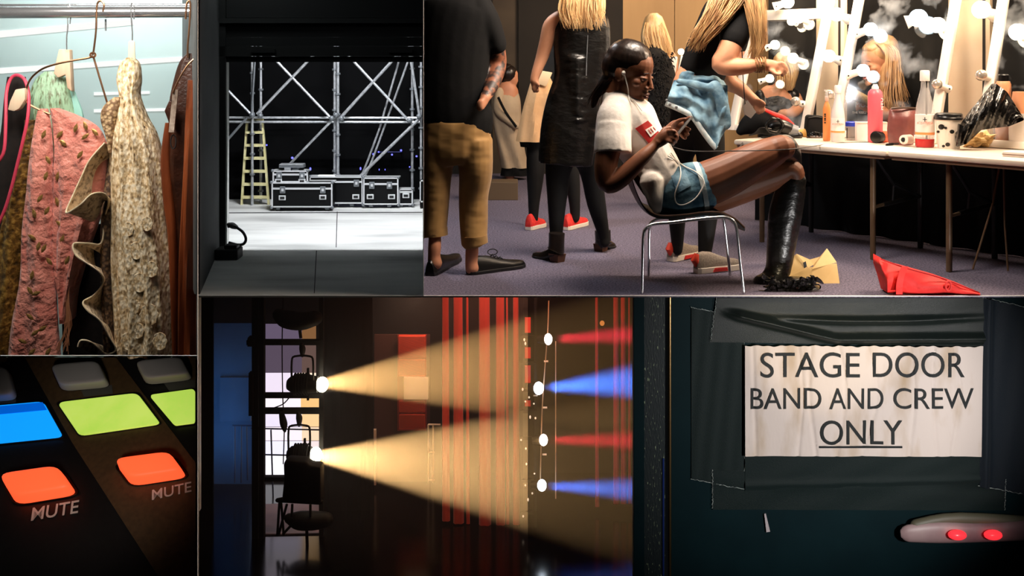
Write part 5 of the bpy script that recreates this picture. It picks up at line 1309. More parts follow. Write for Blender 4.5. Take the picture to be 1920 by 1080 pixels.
for p in (((1200, 318), (1228, 326), (1262, 308)), ((1208, 340), (1234, 340), (1264, 326))):
    g.limb([(p[0][0], p[0][1], d-.10, 7), (p[1][0], p[1][1], d-.118, 9), (p[2][0], p[2][1], d-.10, 7)], n=10)
ts = g.build('t_shirt', MATS['white_cotton'], se, voxel=.0065, sm=4)
g = G()
g.limb([(1244, 370, d, 34, 40), (1262, 362, d-.02, 44, 48), (1284, 356, d-.05, 49, 46), (1304, 352, d-.06, 49, 40), (1314, 352, d-.06, 47, 38)])
g.limb([(1290, 368, d+.12, 40, 34), (1318, 366, d+.12, 40, 34)])
so = g.build('denim_shorts', MATS['denim_dark'], se, voxel=.007, sm=3)
g = G(); g.limb([(1309, 352, d-.062, 49.5, 40), (1318, 350, d-.062, 48, 39)], dome=False); g.build('frayed_hem', MATS['denim_pale'], so)
g = G()
for i in range(40):
    x = 1304+random.uniform(0, 12); g.tube([P(x, 398+random.uniform(-4, 2), d-.15), P(x+random.uniform(-3, 3), 403, d-.15)], .0012, 4)
bvs = bvh_of(ts, so)
patch('pocket', bvs, [(1258, 330), (1284, 318), (1296, 348), (1270, 362)], MATS['denim'], so, off=.004)
# red printed box with white lettering on the shirt
pr = patch('red_print', bvs, [(1191, 241), (1215, 226), (1236, 248), (1218, 270)], mat('print_red', (186, 34, 30), rough=.7), ts, 14, 14, .004)
patch('print_block', bvs, [(1210, 243.5), (1224, 235), (1234, 245), (1220, 257)], MATS['white_cotton'], ts, 8, 8, .008)
for q in ([(1215.5, 243), (1216.5, 242.4), (1222, 250), (1221, 250.6)], [(1219, 247.5), (1222.5, 248.5), (1222, 250), (1219, 249)], [(1219.5, 240.6), (1220.5, 240), (1226, 247), (1225, 247.8)], [(1224, 238.4), (1225, 237.8), (1230, 243.6), (1229, 244.2)]):
    patch('print_stroke', bvs, q, MATS['print_red'], ts, 3, 3, .0105, .001)
# boots
g = G()
g.limb([(1490, 338, d+.1, 23, 22), (1484, 352, d+.1, 27, 25), (1473, 400, d+.1, 31, 27), (1466, 450, d+.1, 28, 26), (1460, 500, d+.1, 24, 22), (1454, 520, d+.1, 25, 22)])
g.limb([(1458, 516, d+.1, 20, 22), (1440, 524, d+.08, 15, 22), (1424, 528, d+.06, 11, 18)])
for i in range(0):
    y = random.uniform(350, 500); g.limb([(1442+(y-350)*-.02, y, d, 2.5), (1468, y+random.uniform(-14, 14), d-.04, 3.5), (1492-(y-350)*.08, y+random.uniform(-8, 8), d, 2.5)], n=6, sub=3)
g.build('tall_boot', MATS['black_leather'], se, voxel=.009, sm=3)
g = G(); g.limb([(1470, 276, d-.01, 25, 24), (1482, 292, d+.14, 20, 22), (1480, 340, d+.34, 21), (1470, 420, d+.5, 18), (1464, 480, d+.56, 16), (1464, 496, d+.56, 18)]); g.build('tall_boot', MATS['black_leather'], se, voxel=.010, sm=3)
# hair
g = G()
for p, r in (((-.07, 0, .195), (.395, .352, .345)), ((-.22, 0, .06), (.27, .345, .30)), ((.0, 0, .31), (.27, .27, .18))):
    g.ell(at(p), [k*HS for k in r], M)
g.limb([(1142, 150, d+.02, 16), (1128, 164, d+.03, 12), (1118, 178, d+.04, 9), (1112, 200, d+.04, 5)])
g.build('hair', MATS['black_hair'], se, voxel=.008, sm=4)
g = G(); strands(g, [(1140, 150, d-.04, 10), (1124, 165, d-.03, 9), (1112, 190, d-.02, 9)], 26, 10, 1.0, 4); stuff(g.build('loose_hair', MATS['black_hair'], se))
# phone and earphones
ph = thing('phone', 'thin dark mobile phone held by the seated woman', 'phone', P(1282, 237, d-.1))
G().hexa([P(1296, 217, d-.05), P(1300, 219, d-.05), P(1270, 257, d-.18), P(1266, 254, d-.18)], [P(1296, 217, d-.05)+Vector((0, .07, -.012)), P(1300, 219, d-.05)+Vector((0, .07, -.012)), P(1270, 257, d-.18)+Vector((0, .07, -.012)), P(1266, 254, d-.18)+Vector((0, .07, -.012))]).build('case', mat('phone_back', (30, 24, 22), rough=.65), ph, bevel=.003)
ea = thing('earphones', 'white earphones with cord from her ear down to her lap', 'earphones', P(1170, 140, d-.1))
mat('white_cord', (240, 236, 230), rough=.5)
bvb = bvh_of(*[o for o in se.children if o.type == 'MESH'])
wire_on('cord', bvb, [(1170, 138), (1174, 152), (1178, 170), (1179, 184), (1184, 196)], .0035, MATS['white_cord'], ea, .012)
wire_on('cord', bvb, [(1182, 184), (1190, 190), (1204, 208)], .003, MATS['white_cord'], ea, .012)
wire_on('cord', bvb, [(1252, 292), (1272, 306), (1276, 330), (1266, 362), (1268, 380), (1282, 384), (1304, 372), (1318, 350), (1318, 336), (1304, 322), (1284, 312), (1268, 300), (1258, 286)], .0035, MATS['white_cord'], ea, .012)
g = G(); g.ell(hit(bvb, 1169, 137, .006), (.012, .012, .014), nu=10, nv=8); g.build('earpiece', MATS['white_cord'], ea)
# ---------------------------------------------------------------- mirror reflections, put in as figures standing behind the glass
d = 8.5
mr = thing('person', 'woman in profile with long light brown hair and black t-shirt seen in the middle mirror', 'person', FP(1650, 390), 'people in the make-up room')
HS2 = px(84, d)
g = G(); at2, M2 = head(g, P(1650, 118, d), HS2, yaw=196, pitch=8)
g.limb([(1658, 140, d, 16), (1664, 162, d, 18), (1662, 182, d, 44, 26), (1658, 230, d, 40, 26), (1655, 290, d, 40, 26), (1646, 340, d, 18), (1646, 400, d, 10)])
g.limb([(1662, 300, d, 30), (1668, 340, d, 18), (1668, 400, d, 10)])
g.limb([(1690, 182, d-.1, 19), (1700, 204, d-.12, 17), (1694, 222, d-.14, 15), (1660, 212, d-.2, 13), (1632, 200, d-.22, 10)])
g.limb([(1634, 202, d-.22, 11, 8), (1622, 196, d-.22, 10, 7)])
for k in range(4): g.limb([(1622, 192+k*4, d-.22, 3.6), (1614, 190+k*4, d-.24, 3.4), (1610, 194+k*4, d-.22, 2.6)], n=8)
g.build('body', MATS['skin_fair'], mr, voxel=.008)
eyes(mr, at2, M2, HS2, MATS['skin_fair'], MATS['lip_pink'])
g = G(); g.limb([(1664, 168, d, 40, 26), (1660, 200, d, 46, 30), (1656, 260, d, 44, 30), (1656, 300, d, 42, 28)]); g.limb([(1690, 180, d-.1, 23), (1700, 202, d-.12, 21), (1698, 212, d-.13, 20)]); g.build('black_t_shirt', MATS['black_cotton'], mr, voxel=.010)
g = G(); g.limb([(1654, 318, d, 40, 26), (1652, 300, d, 42, 28)]); g.build('trousers', MATS['black_legging'], mr)
g = G()
g.limb([(1664, 84, d-.02, 22, 30), (1672, 110, d-.02, 22, 28), (1674, 150, d-.08, 24, 22), (1678, 190, d-.12, 18, 12), (1684, 206, d-.14, 10, 6)])
strands(g, [(1654, 78, d-.06, 10), (1676, 98, d-.14, 12), (1678, 140, d-.17, 14), (1678, 180, d-.19, 18), (1684, 206, d-.2, 18)], 110, 20, 1.5, 4)
strands(g, [(1656, 80, d-.1, 6), (1680, 110, d-.16, 10), (1690, 150, d-.18, 8), (1704, 188, d-.19, 7)], 40, 9, 1.3, 4)
stuff(g.build('hair', mat('brown_hair', (160, 116, 76), (232, 192, 142), scale=26, rough=.45, stretch=(1, 1, .12), bump=.4, ramp=(.3, .7)), mr))
for k, (wd, y, h) in enumerate((('MOS', 201, 10), ('THE REELE', 213, 4))):
    text('shirt_lettering', wd, P(1608 if k == 0 else 1602, y, d-.26), (1, 0, 0), (0, 0, 1), px(24 if k == 0 else 26, d), px(h, d), MATS['white_cotton'], mr)
g = G(); g.limb([(1592, 170, d-.3, 5), (1604, 178, d-.3, 9), (1620, 186, d-.28, 9), (1628, 192, d-.27, 7)]); tag(g.build('hair_roller_brush', mat('brush_tan', (160, 132, 84), (190, 160, 108), scale=60, rough=.9, bump=.8)), 'tan round hair brush held by the woman in the middle mirror', 'brush')
g = G()
for p, r in (((-.09, 0, .20), (.40, .36, .345)), ((-.22, 0, .04), (.27, .35, .32)), ((.04, 0, .33), (.27, .27, .17))): g.ell(at2(p), [k*HS2 for k in r], M2, 24, 16)
g.build('hair_crown', MATS['brown_hair'], mr)
mr.location.x -= px(4, 8.5)
d = 9.0
mb = thing('person', 'blonde woman with bare back and black top seen in the left mirror', 'person', FP(1465, 380), 'people in the make-up room')
g = G(); head(g, P(1466, 138, d), px(52, d), yaw=70)
g.limb([(1466, 150, d, 11), (1462, 164, d, 14), (1458, 178, d, 36, 18), (1456, 220, d, 32, 20), (1456, 280, d, 30, 20), (1450, 330, d, 13), (1450, 370, d, 9)])
g.limb([(1462, 280, d, 18), (1466, 330, d, 13), (1466, 370, d, 9)])
g.limb([(1488, 182, d, 14), (1496, 200, d-.04, 12), (1486, 212, d-.1, 10), (1470, 212, d-.12, 8)])
for k in range(4): g.limb([(1472, 208+k*3, d-.12, 3.2), (1464, 208+k*3, d-.13, 3), (1460, 212+k*3, d-.12, 2.4)], n=8)
g.build('body', MATS['skin_fair'], mb, voxel=.009)
g = G(); g.limb([(1456, 196, d, 38, 22), (1456, 230, d, 36, 23), (1456, 300, d, 33, 22)]); g.limb([(1424, 176, d, 9, 14), (1428, 198, d, 12, 18)]); g.limb([(1486, 176, d, 12, 16), (1492, 196, d, 14, 16), (1490, 206, d-.04, 13)]); g.build('black_top', MATS['black_leather'], mb, voxel=.010)
g = G(); g.limb([(1470, 116, d, 22, 20), (1474, 136, d-.02, 24, 20), (1478, 158, d-.04, 14, 12)]); strands(g, [(1466, 114, d-.05, 14), (1472, 130, d-.1, 18), (1474, 150, d-.12, 16), (1470, 164, d-.1, 16)], 50, 18, 1.4, 3); stuff(g.build('hair', MATS['blonde'], mb))
# ================================================================ make-up room: chair, tables, mirrors, things
mat('table_white', (236, 224, 208), (224, 208, 188), scale=5, rough=.4, bump=.03)
mat('table_edge', (120, 92, 72), rough=.5)
mat('leg_brown', (92, 72, 52), (104, 84, 62), scale=10, rough=.4, metal=.2)
mat('dark_metal', (16, 15, 15), rough=.5, metal=.2)
mat('frame_white', (236, 226, 214), rough=.4)
mat('porcelain', (240, 232, 220), rough=.25, coat=.5)
mat('clear_bulb', (210, 200, 186), rough=.1, metal=.6)
glow('bulb_lit', (255, 238, 206), 11)
glow('bulb_cool', (226, 246, 255), 7)
mat('wood_brown', (60, 36, 20), rough=.4)
# chair
ch = thing('chair', 'black shell chair with chrome tube legs under the seated woman', 'chair', FP(1300, 545))
prof = cr([(1178, 300), (1184, 330), (1196, 365), (1212, 392), (1236, 405), (1280, 404), (1320, 399), (1352, 400), (1376, 410), (1396, 428)], 4)
g = G()
def shell(u, v):
    k = u*(len(prof)-1); i = min(int(k), len(prof)-2); f = k-i
    x = prof[i][0]*(1-f)+prof[i+1][0]*f; y = prof[i][1]*(1-f)+prof[i+1][1]*f
    w = P(x, y, 5.8); return Vector((w.x, 5.79+.42*v, w.z+.02*(2*v-1)**2*0-.015*math.sin(math.pi*v)))
g.slab(shell, 50, 8, (0, 0, -.014)); g.build('shell', MATS['shoe_black'], ch)
G().tube([P(a, b-1, 5.79) for a, b in prof[12:]], px(1.8, 5.79), 8).build('seat_edge', MATS['wood_brown'], ch)
def leg(p, r=3.2): return G().ptube(p, r=r, n=10).build('leg', MATS['chrome'], ch)
leg([(1204, 551, 5.76), (1205, 490, 5.76), (1207, 440, 5.76), (1213, 427, 5.76), (1226, 420, 5.77), (1260, 417, 5.78), (1300, 412, 5.78), (1340, 408, 5.78), (1362, 408, 5.78), (1376, 416, 5.77), (1382, 436, 5.76), (1388, 490, 5.76), (1395, 551, 5.76)])
leg([(1216, 517, 6.22), (1217, 480, 6.22), (1218, 430, 6.22), (1224, 415, 6.2), (1250, 408, 6.18), (1320, 405, 6.18), (1352, 408, 6.2), (1358, 420, 6.2), (1364, 470, 6.21), (1369, 516, 6.22)], 2.8)
# table line: from the right front end receding to the left
TZ = .70
T0 = Vector((2.851, 5.94, 0)); TD = Vector((-.661, .750, 0)).normalized(); TN = Vector((.750, .661, 0)).normalized()
def TP(t, s, z=TZ): return T0+TD*t+TN*s+Vector((0, 0, z))
def tbox(g, t0, t1, s0, s1, z0, z1, m=0):
    return g.hexa([TP(t, s, z0) for t, s in ((t0, s0), (t1, s0), (t1, s1), (t0, s1))], [TP(t, s, z1) for t, s in ((t0, s0), (t1, s0), (t1, s1), (t0, s1))], m)
for (t0, t1, lab) in ((-.45, .822, 'white folding table nearest at the right, carrying cup and bottle'), (.83, 1.98, 'white folding table farther left, carrying spray can and hair dryer')):
    tb = thing('folding_table', lab, 'table', TP((t0+t1)/2, .4, 0), 'white folding tables under the mirrors')
    tbox(G(), t0, t1, 0, .8, TZ-.035, TZ).build('top', MATS['table_white'], tb, bevel=.012)
    tbox(G(), t0+.02, t1-.02, .015, .78, TZ-.055, TZ-.035).build('rim', MATS['table_edge'], tb, smooth=False)
    near = t0 < 0
    for t in ((.50, .98) if not near else (-.02,)) if False else ((.9,) if not near else (.44, -.35)):
        pass
    lt = (.965, 1.8) if not near else (.47, -.3)
    for t in lt:
        for s in (.08, .68):
            G().tube([TP(t, s, .003), TP(t, s, TZ-.05)], .018, 14).build('leg', MATS['leg_brown' if s < .2 else 'dark_metal'], tb)
        G().tube([TP(t, .08, .33), TP(t, .2, .335)], .011, 10).build('cross_tube', MATS['leg_brown'], tb)
        G().tube([TP(t, .2, .335), TP(t, .68, .35)], .015, 10).build('cross_tube', MATS['dark_metal'], tb)
        G().tube([TP(t, .12, TZ-.06), TP(t-.02, .30, .46), TP(t-.02, .62, .36)], .012, 8).build('brace', MATS['dark_metal'], tb)
        G().tube([TP(t-.02, .30, .46), TP(t, .32, .345)], .008, 8).build('brace', MATS['dark_metal'], tb)
# black sheets added for the shade under the tables and the mirrors' dark
g = G()
def cloth(u, v):
    return TP(-.6+3.0*u, .84+.03*math.sin(u*60)*(v), TZ-.06-(TZ-.065)*v)
g.slab(cloth, 90, 6, (.01, .01, 0)); tag(g.build('table_shade_sheet', MATS['black_cotton']), 'black sheet standing in for the shade under the white tables', 'drape')
g = G()
def cloth2(u, v):
    return TP(-1.2+4.5*u, 2.25+.05*math.sin(u*70), 2.9-2.895*v)
g.slab(cloth2, 120, 4, (.01, .01, 0)); tag(g.build('mirror_dark_sheet', mat('mirror_dark', (20, 19, 18), (34, 32, 29), scale=3, rough=.9)), 'tall black sheet added far behind the mirrors as their dark reflection', 'curtain')
for i, (t0, t1, lab) in enumerate(((1.80, 2.04, 'narrow tan plywood board standing between left and middle mirror'), (.70, .99, 'tan plywood board standing between middle and right mirror'))):
    o = tbox(G(), t0, t1, 1.12, 1.16, 0, 2.3).build('plywood_panel', mat('pale_board', (206, 182, 152), (216, 194, 166), scale=3, rough=.7), smooth=False); tag(o, lab, 'panel')
    G().hexa([TP(t0+.03, 1.118, .5), TP(t0+.05, 1.118, .5), TP(t0+.05, 1.12, .5), TP(t0+.03, 1.12, .5)], [TP(t0+.03, 1.118, 2.2), TP(t0+.05, 1.118, 2.2), TP(t0+.05, 1.12, 2.2), TP(t0+.03, 1.12, 2.2)]).build('dark_batten', MATS['dark_wall'], o, smooth=False)
# mirrors
mg = bpy.data.materials.new('mirror_glass'); mg.use_nodes = True; nt = mg.node_tree
nt.nodes.remove(nt.nodes['Principled BSDF'])
tr_ = nt.nodes.new('ShaderNodeBsdfTransparent'); gl = nt.nodes.new('ShaderNodeBsdfGlossy'); gl.inputs['Roughness'].default_value = .04
mx = nt.nodes.new('ShaderNodeMixShader'); mx.inputs[0].default_value = .14
df = nt.nodes.new('ShaderNodeBsdfDiffuse'); df.inputs[0].default_value = (.7, .75, .8, 1)
nz = nt.nodes.new('ShaderNodeTexNoise'); nz.inputs['Scale'].default_value = 5; nz.inputs['Detail'].default_value = 8
tc = nt.nodes.new('ShaderNodeTexCoord'); nt.links.new(tc.outputs['Object'], nz.inputs[0])
rp = nt.nodes.new('ShaderNodeValToRGB'); rp.color_ramp.elements[0].position = .5; rp.color_ramp.elements[1].position = .8
rp.color_ramp.elements[1].color = (.30, .30, .30, 1); nt.links.new(nz.outputs['Fac'], rp.inputs[0])
mx2 = nt.nodes.new('ShaderNodeMixShader')
nt.links.new(tr_.outputs[0], mx.inputs[1]); nt.links.new(gl.outputs[0], mx.inputs[2])
nt.links.new(rp.outputs[0], mx2.inputs[0]); nt.links.new(mx.outputs[0], mx2.inputs[1]); nt.links.new(df.outputs[0], mx2.inputs[2])
nt.links.new(mx2.outputs[0], nt.nodes['Material Output'].inputs[0])
LEAN = math.tan(math.radians(19))
def MP(t, h, off=0):                  # point of the leaning mirror plane: along the table, height above the top, towards the room
    return TP(t, .72+h*LEAN-off, TZ+h)
def mbox(t0, t1, h0, h1, o0, o1): return G().hexa([MP(t, h, o1) for t, h in ((t0, h0), (t1, h0), (t1, h1), (t0, h1))], [MP(t, h, o0) for t, h in ((t0, h0), (t1, h0), (t1, h1), (t0, h1))])
MIR = ((.0, .60, 'right mirror cut off by the picture edge, white frame with round bulbs'), (.86, 1.66, 'middle mirror in white leaning frame with round bulbs'), (1.84, 2.55, 'left mirror in white leaning frame behind the make-up artist'))
mirrors = []
for t0, t1, lab in MIR:
    m = thing('make_up_mirror', lab, 'mirror', TP((t0+t1)/2, .66, TZ), 'leaning bulb mirrors on the tables')
    sw = .064
    mbox(t0, t0+sw, .005, 1.25, 0, .045).build('stile', MATS['frame_white'], m, bevel=.004)
    mbox(t1-sw, t1, .005, 1.25, 0, .045).build('stile', MATS['frame_white'], m, bevel=.004)
    mbox(t0+sw, t1-sw, .005, .05, 0, .045).build('rail', MATS['frame_white'], m, bevel=.004)
    mbox(t0+sw, t1-sw, .86 if t0 > 1.8 else 1.17, 1.25 if t0 < 1.8 else .94, 0, .045).build('rail', MATS['frame_white'], m, bevel=.004)
    mbox(t0+sw, t1-sw, .05, .86 if t0 > 1.8 else 1.17, .02, .026).build('glass', mg, m, smooth=False)
    mirrors.append(m)
def bulb(m, x, y, lit, r=15, dirx=-1, L=26, cool=False):
    """bulb centre at a pixel on the mirror plane; a porcelain holder runs back to the frame"""
    # ray / plane
    n = Vector((TN.x, TN.y, 0))*1+Vector((0, 0, -LEAN)); n.normalize()
    o = MP(0, 0, .10); rr = P(x, y, 1)-EYE
    c = EYE+rr*((o-EYE).dot(n)/rr.dot(n)); d = c.y
    ax = (TD*(-dirx)*-1*.0+Vector((-dirx*.75, .25, -.28))).normalized()
    base = c+ax*px(L, d)
    h = G(); h.tube([c+ax*px(r*.8, d), c+ax*px(L*.7, d), base+ax*px(3, d)], [px(r*.55, d), px(r*.6, d), px(r*.78, d)], 14)
    hb_ = h.build('lamp_holder', MATS['porcelain'], m)
    q = G(); q.ell(base-Vector((0, .03, 0)), px(3, d)*.6, nu=8, nv=6); q.build('screw', MATS['dark_metal'], hb_)
    q = G(); q.ell(c, px(r, d)); q.build('bulb', MATS['bulb_cool' if cool else 'bulb_lit'] if lit else MATS['clear_bulb'], hb_)
R_, Mi_, L_ = mirrors
for a in ((1840, 18, True, 17, -1, 32), (1840, 141, False, 11, -1, 26), (1908, 60, True, 16, -1, 20)): bulb(R_, *a)
for a in ((1758, 47, True, 15, -1, 30), (1757, 158, False, 10, -1, 26), (1569, 27, True, 13, -1, 26, True), (1554, 105, True, 12, -1, 24, True), (1556, 177, False, 9, -1, 20), (1632, 55, True, 13, 1, 28, True), (1618, 132, True, 12, 1, 30, True), (1722, 34, True, 17, 1, 20, True)): bulb(Mi_, *a)  # the last entries are bulb reflections put in as glowing bulbs
for a in ((1477, 4, True, 12, 1, 24), (1497, 33, True, 11, -1, 26), (1484, 40, True, 8, -1, 10), (1453, 84, True, 9, 1, 16), (1487, 109, True, 10, -1, 26), (1443, 147, True, 8, 1, 18), (1492, 190, False, 9, -1, 14)): bulb(L_, *a)
# a far row of mirrors
fm = thing('make_up_mirror', 'far small white framed mirror behind the artist with two round bulbs', 'mirror', FP(1285, 320), 'leaning bulb mirrors on the tables')
for q in ([(1277, 104), (1284, 104), (1274, 160), (1266, 160)], [(1294, 98), (1304, 98), (1292, 160), (1282, 160)]):
    G().pprism(q, 10.2, .05).build('stile', MATS['frame_white'], fm, smooth=False)
G().pbox(1262, 158, 1300, 353, 10.25, .05).build('stand', MATS['dark_wall'], fm, smooth=False)
for x, y in ((1277, 97), (1291, 91)):
    g = G(); g.ell(P(x, y, 10.15), px(6, 10.15)); g.build('bulb', MATS['bulb_lit'], fm)
# ---- things on the tables: a row pixel gives the depth of a base on the table top
def DT_(y): return (H-TZ)*F/(y-HZ)
def bottle(name, x, yb, prof, m, label, cat='bottle', sy=1):
    d = DT_(yb); t = thing(name, label, cat, P(x, yb, d))
    o = G().lathe(x, d, prof).build('body', m, t); return t, d, o
mat('clear_plastic', (226, 222, 220), rough=.15, alpha=.36, spec=.6)
mat('frosted', (232, 226, 224), rough=.3, alpha=.85)
mat('pink_can', (236, 98, 112), rough=.35)
mat('orange_plastic', (240, 150, 84), rough=.35, emit=None)
mat('peach_plastic', (218, 150, 108), rough=.4)
mat('red_juice', (190, 24, 24), rough=.15)
mat('label_white', (240, 232, 226), rough=.5)
mat('cup_white', (240, 228, 214), rough=.55)
mat('black_plastic', (14, 13, 13), rough=.3)
mat('bin_bag', (16, 15, 15), rough=.22, bump=.35, bscale=14, bdist=.02, spec=.7)
mat('maroon_leather', (112, 60, 58), (138, 82, 76), scale=8, rough=.35, bump=.3, bscale=20)
mat('kraft', (214, 178, 120), (226, 192, 136), scale=5, rough=.8, bump=.2)
mat('blue_lid', (34, 60, 190), rough=.35)
# orange bottle
t, d, o = bottle('orange_bottle', 1550, 264, [(6, 264), (7, 262), (7, 204), (5, 196), (3, 192), (3, 184)], MATS['orange_plastic'], 'orange bottle with pump standing left of the clear water bottle')
G().lathe(1550, d, [(4, 190), (4, 182), (2, 180), (2, 172), (5, 171), (5, 168)]).build('pump', MATS['clear_plastic'], t)
for k, h_ in enumerate((3, 2, 3.4, 1.6, 2.4)): G().pbox(1545.5, 213+k*4, 1548.5, 213+k*4+h_, d-px(7.4, d), .003).build('label_mark', MATS['ink'], t, smooth=False)
def water(x, yb, s, label, juice):
    d = DT_(yb); t = thing('water_bottle', label, 'bottle', P(x, yb, d))
    pr = [(19, 0), (21, -3), (21, -62), (19, -74), (12, -96), (9, -106), (8.5, -118)]
    G().lathe(x, d, [(r*s*.76, yb+y*s) for r, y in pr]).build('body', MATS['frosted' if not juice else 'clear_plastic'], t)
    G().lathe(x, d, [(8*s, yb-117*s), (8.3*s, yb-118*s), (8.3*s, yb-134*s), (7*s, yb-136*s)]).build('cap' if not juice else 'neck', MATS['label_white'], t)
    rb = 16.3*s; k = []
    G().lathe(x, d, [(rb, yb-22*s), (rb, yb-58*s)]).build('label', MATS['label_white'], t)
    G().lathe(x, d, [(rb+.3, yb-23*s), (rb+.3, yb-27*s)]).build('label_band', MATS['orange_plastic'], t)
    if juice:
        G().lathe(x, d, [(15.2*s, yb-1*s), (16.2*s, yb-3*s), (16.2*s, yb-15*s)]).build('drink', MATS['red_juice'], t)
        G().ptube([(x+3, yb-10, d-.02), (x+3, yb-60*s, d-.02), (x+3, yb-120*s, d-.02)], r=1.6, sub=1).build('straw', MATS['black_plastic'], t)
    text('label_print', 'ACQUA PANNA', P(x-14*s, yb-40*s, d-px(rb+1, d)), (1, 0, 0), (0, 0, 1), px(28*s, d), px(5*s, d), mat('label_pink', (226, 130, 110), rough=.6), t)
    c = P(x, yb-49*s, d-px(rb+1, d))
    g = G(); g.box(c, (px(1.2*s, d), .002, px(8*s, d))); g.box(c, (px(7*s, d), .002, px(1.2*s, d))); g.build('label_emblem', MATS['ink'], t, smooth=False)
water(1571, 266, .78, 'clear water bottle with white label between orange bottle and blue lidded tub', False)
water(1734, 276, 1.06, 'clear bottle with red drink and black straw left of the paper cup', True)
# pink can
t, d, o = bottle('spray_can', 1641, 267, [(12, 267), (13.5, 265), (13.5, 178), (12.5, 172), (8, 167)], MATS['pink_can'], 'tall pink spray can with white cap')
G().lathe(1641, d, [(6.5, 168), (6.5, 163), (4.5, 160), (4, 158)]).build('cap', MATS['label_white'], t)
text('label_print', 'O&M', P(1649, 184, d-px(11, d)), (0, 0, -1), (1, 0, 0), px(22, d), px(7, d), MATS['label_white'], t)
# jar on its side
d = DT_(268); t = thing('styling_jar', 'black and orange jar lying on its side beside the pink can', 'jar', P(1650, 268, d))
G().tube([P(1641, 257, d-.02), P(1657, 257, d+.06)], px(11, d), 20, vdir=(0, 0, 1)).build('body', MATS['black_plastic'], t, bevel=.004)
G().tube([P(1650, 257, d+.025), P(1661, 257, d+.08)], px(11.4, d), 20, vdir=(0, 0, 1)).build('label', mat('jar_orange', (214, 84, 40), rough=.5), t)
# tub with blue lid
t, d, o = bottle('hair_clip_tub', 1598, 262, [(10, 262), (11.5, 260), (11.5, 236)], MATS['clear_plastic'], 'small clear tub with bright blue lid', 'tub')
G().lathe(1598, d, [(12.5, 236.5), (12.5, 229), (11, 228)]).build('lid', MATS['blue_lid'], t)
for k in range(9):
    a = k*.7; G().pbox(1588+k*2.3, 240, 1589+k*2.3, 260, d-.02+.02*math.sin(a), .01).build('clip', MATS['ink'], t, smooth=False)
# white carton, black pouch, hair brush, maroon bag
d = DT_(264); t = thing('carton', 'plain white carton behind the pink spray can', 'box', P(1640, 257, d)); G().pbox(1607, 230, 1664, 264, d, .05).build('body', MATS['label_white'], t, bevel=.003, smooth=False); G().pbox(1607, 229, 1664, 231, d-.004, .06).build('lid', MATS['cup_white'], t, smooth=False)
d = DT_(258); t = thing('black_pouch', 'small black box pouch left of the orange bottle', 'pouch', P(1528, 246, d)); G().pprism([(1514, 240), (1516, 219), (1520, 216), (1544, 218), (1545, 258), (1516, 258)], d, .1).build('body', MATS['black_cotton'], t, bevel=.012); G().ptube([(1516, 221, d-.006), (1530, 219, d-.008), (1544, 221, d-.006)], r=.8).build('zip', MATS['dark_metal'], t)
d = DT_(259); t = thing('hair_brush', 'oval hair brush with dark bristles and yellow handle', 'brush', P(1528, 259, d))
g = G(); g.limb([(1515, 258, d, 3), (1522, 259, d, 5), (1534, 259, d, 5), (1542, 258, d, 3)]); g.build('pad', MATS['wood_brown'], t)
g = G()
for i in range(60): x = random.uniform(1515, 1542); g.tube([P(x, 257, d-.02+random.uniform(0, .04)), P(x+(x-1528)*.12, 247+abs(x-1528)*.25, d-.02+random.uniform(0, .04))], .0022, 4)
stuff(g.build('bristles', MATS['black_plastic'], t))
g = G(); g.limb([(1500, 250, d+.12, 7), (1518, 249, d+.12, 9), (1540, 248, d+.12, 6)]); g.build('handle', mat('yellow_wood', (226, 172, 84), rough=.5), t)
d = DT_(271); t = thing('toiletry_bag', 'shiny maroon toiletry bag between pink can and red drink bottle', 'bag', P(1688, 262, d))
g = G(); garment(g, [(203, 1672, 1712), (206, 1668, 1720), (225, 1666, 1716), (245, 1664, 1714), (270.6, 1667, 1712)], d, 16, 2, .08); g.build('body', MATS['maroon_leather'], t); G().ptube([(1671, 204, d-.03), (1695, 202, d-.04), (1728, 204, d)], r=2).build('zip', MATS['wood_brown'], t)
d = DT_(273); t = thing('tape_roll', 'cream roll with dark hole lying in front of the maroon bag', 'roll', P(1699, 265, d))
G().tube([P(1694, 262, d-.06), P(1706, 261, d+.0)], px(9, d), 18, vdir=(0, 0, 1)).build('roll', MATS['cup_white'], t, bevel=.003); g = G(); g.ell(P(1693.5, 262, d-.065), (px(4.5, d), .004, px(4.5, d))); g.build('core', MATS['ink'], t)
d = DT_(272); t = thing('make_up_brush', 'thin black make-up brush lying at the table front edge', 'brush', P(1688, 272, d)); g = G(); g.limb([(1663, 272, d-.05, 3), (1674, 270, d-.03, 2.4)], n=8); g.build('hair_tip', MATS['black_cotton'], t); G().ptube([(1674, 270, d-.03), (1712, 266, d+.05)], r=1.5, sub=1).build('handle', MATS['black_plastic'], t)
# paper cup
t, d, o = bottle('paper_cup', 1779, 278, [(19, 278), (19.5, 276), (24, 226), (24.5, 222)], MATS['cup_white'], 'white paper cup with black dots and black lid', 'cup')
G().lathe(1779, d, [(25.5, 224), (26, 220), (25, 219), (24.5, 214), (22, 212)]).build('lid', MATS['black_plastic'], t)
bvc = bvh_of(o)
for x, y, r in ((1765, 238, 6), (1759, 247, 3), (1785, 247, 4.5), (1777, 271, 4.5), (1769, 274, 3), (1773, 240, 3)):
    def dot(u, v, x=x, y=y, r=r):
        a = 2*math.pi*u; return hit(bvc, x+r*v*math.cos(a), y+r*v*math.sin(a)*.85, .003, d)
    G().slab(dot, 12, 2, (0, .001, 0)).build('dot', MATS['black_plastic'], t)
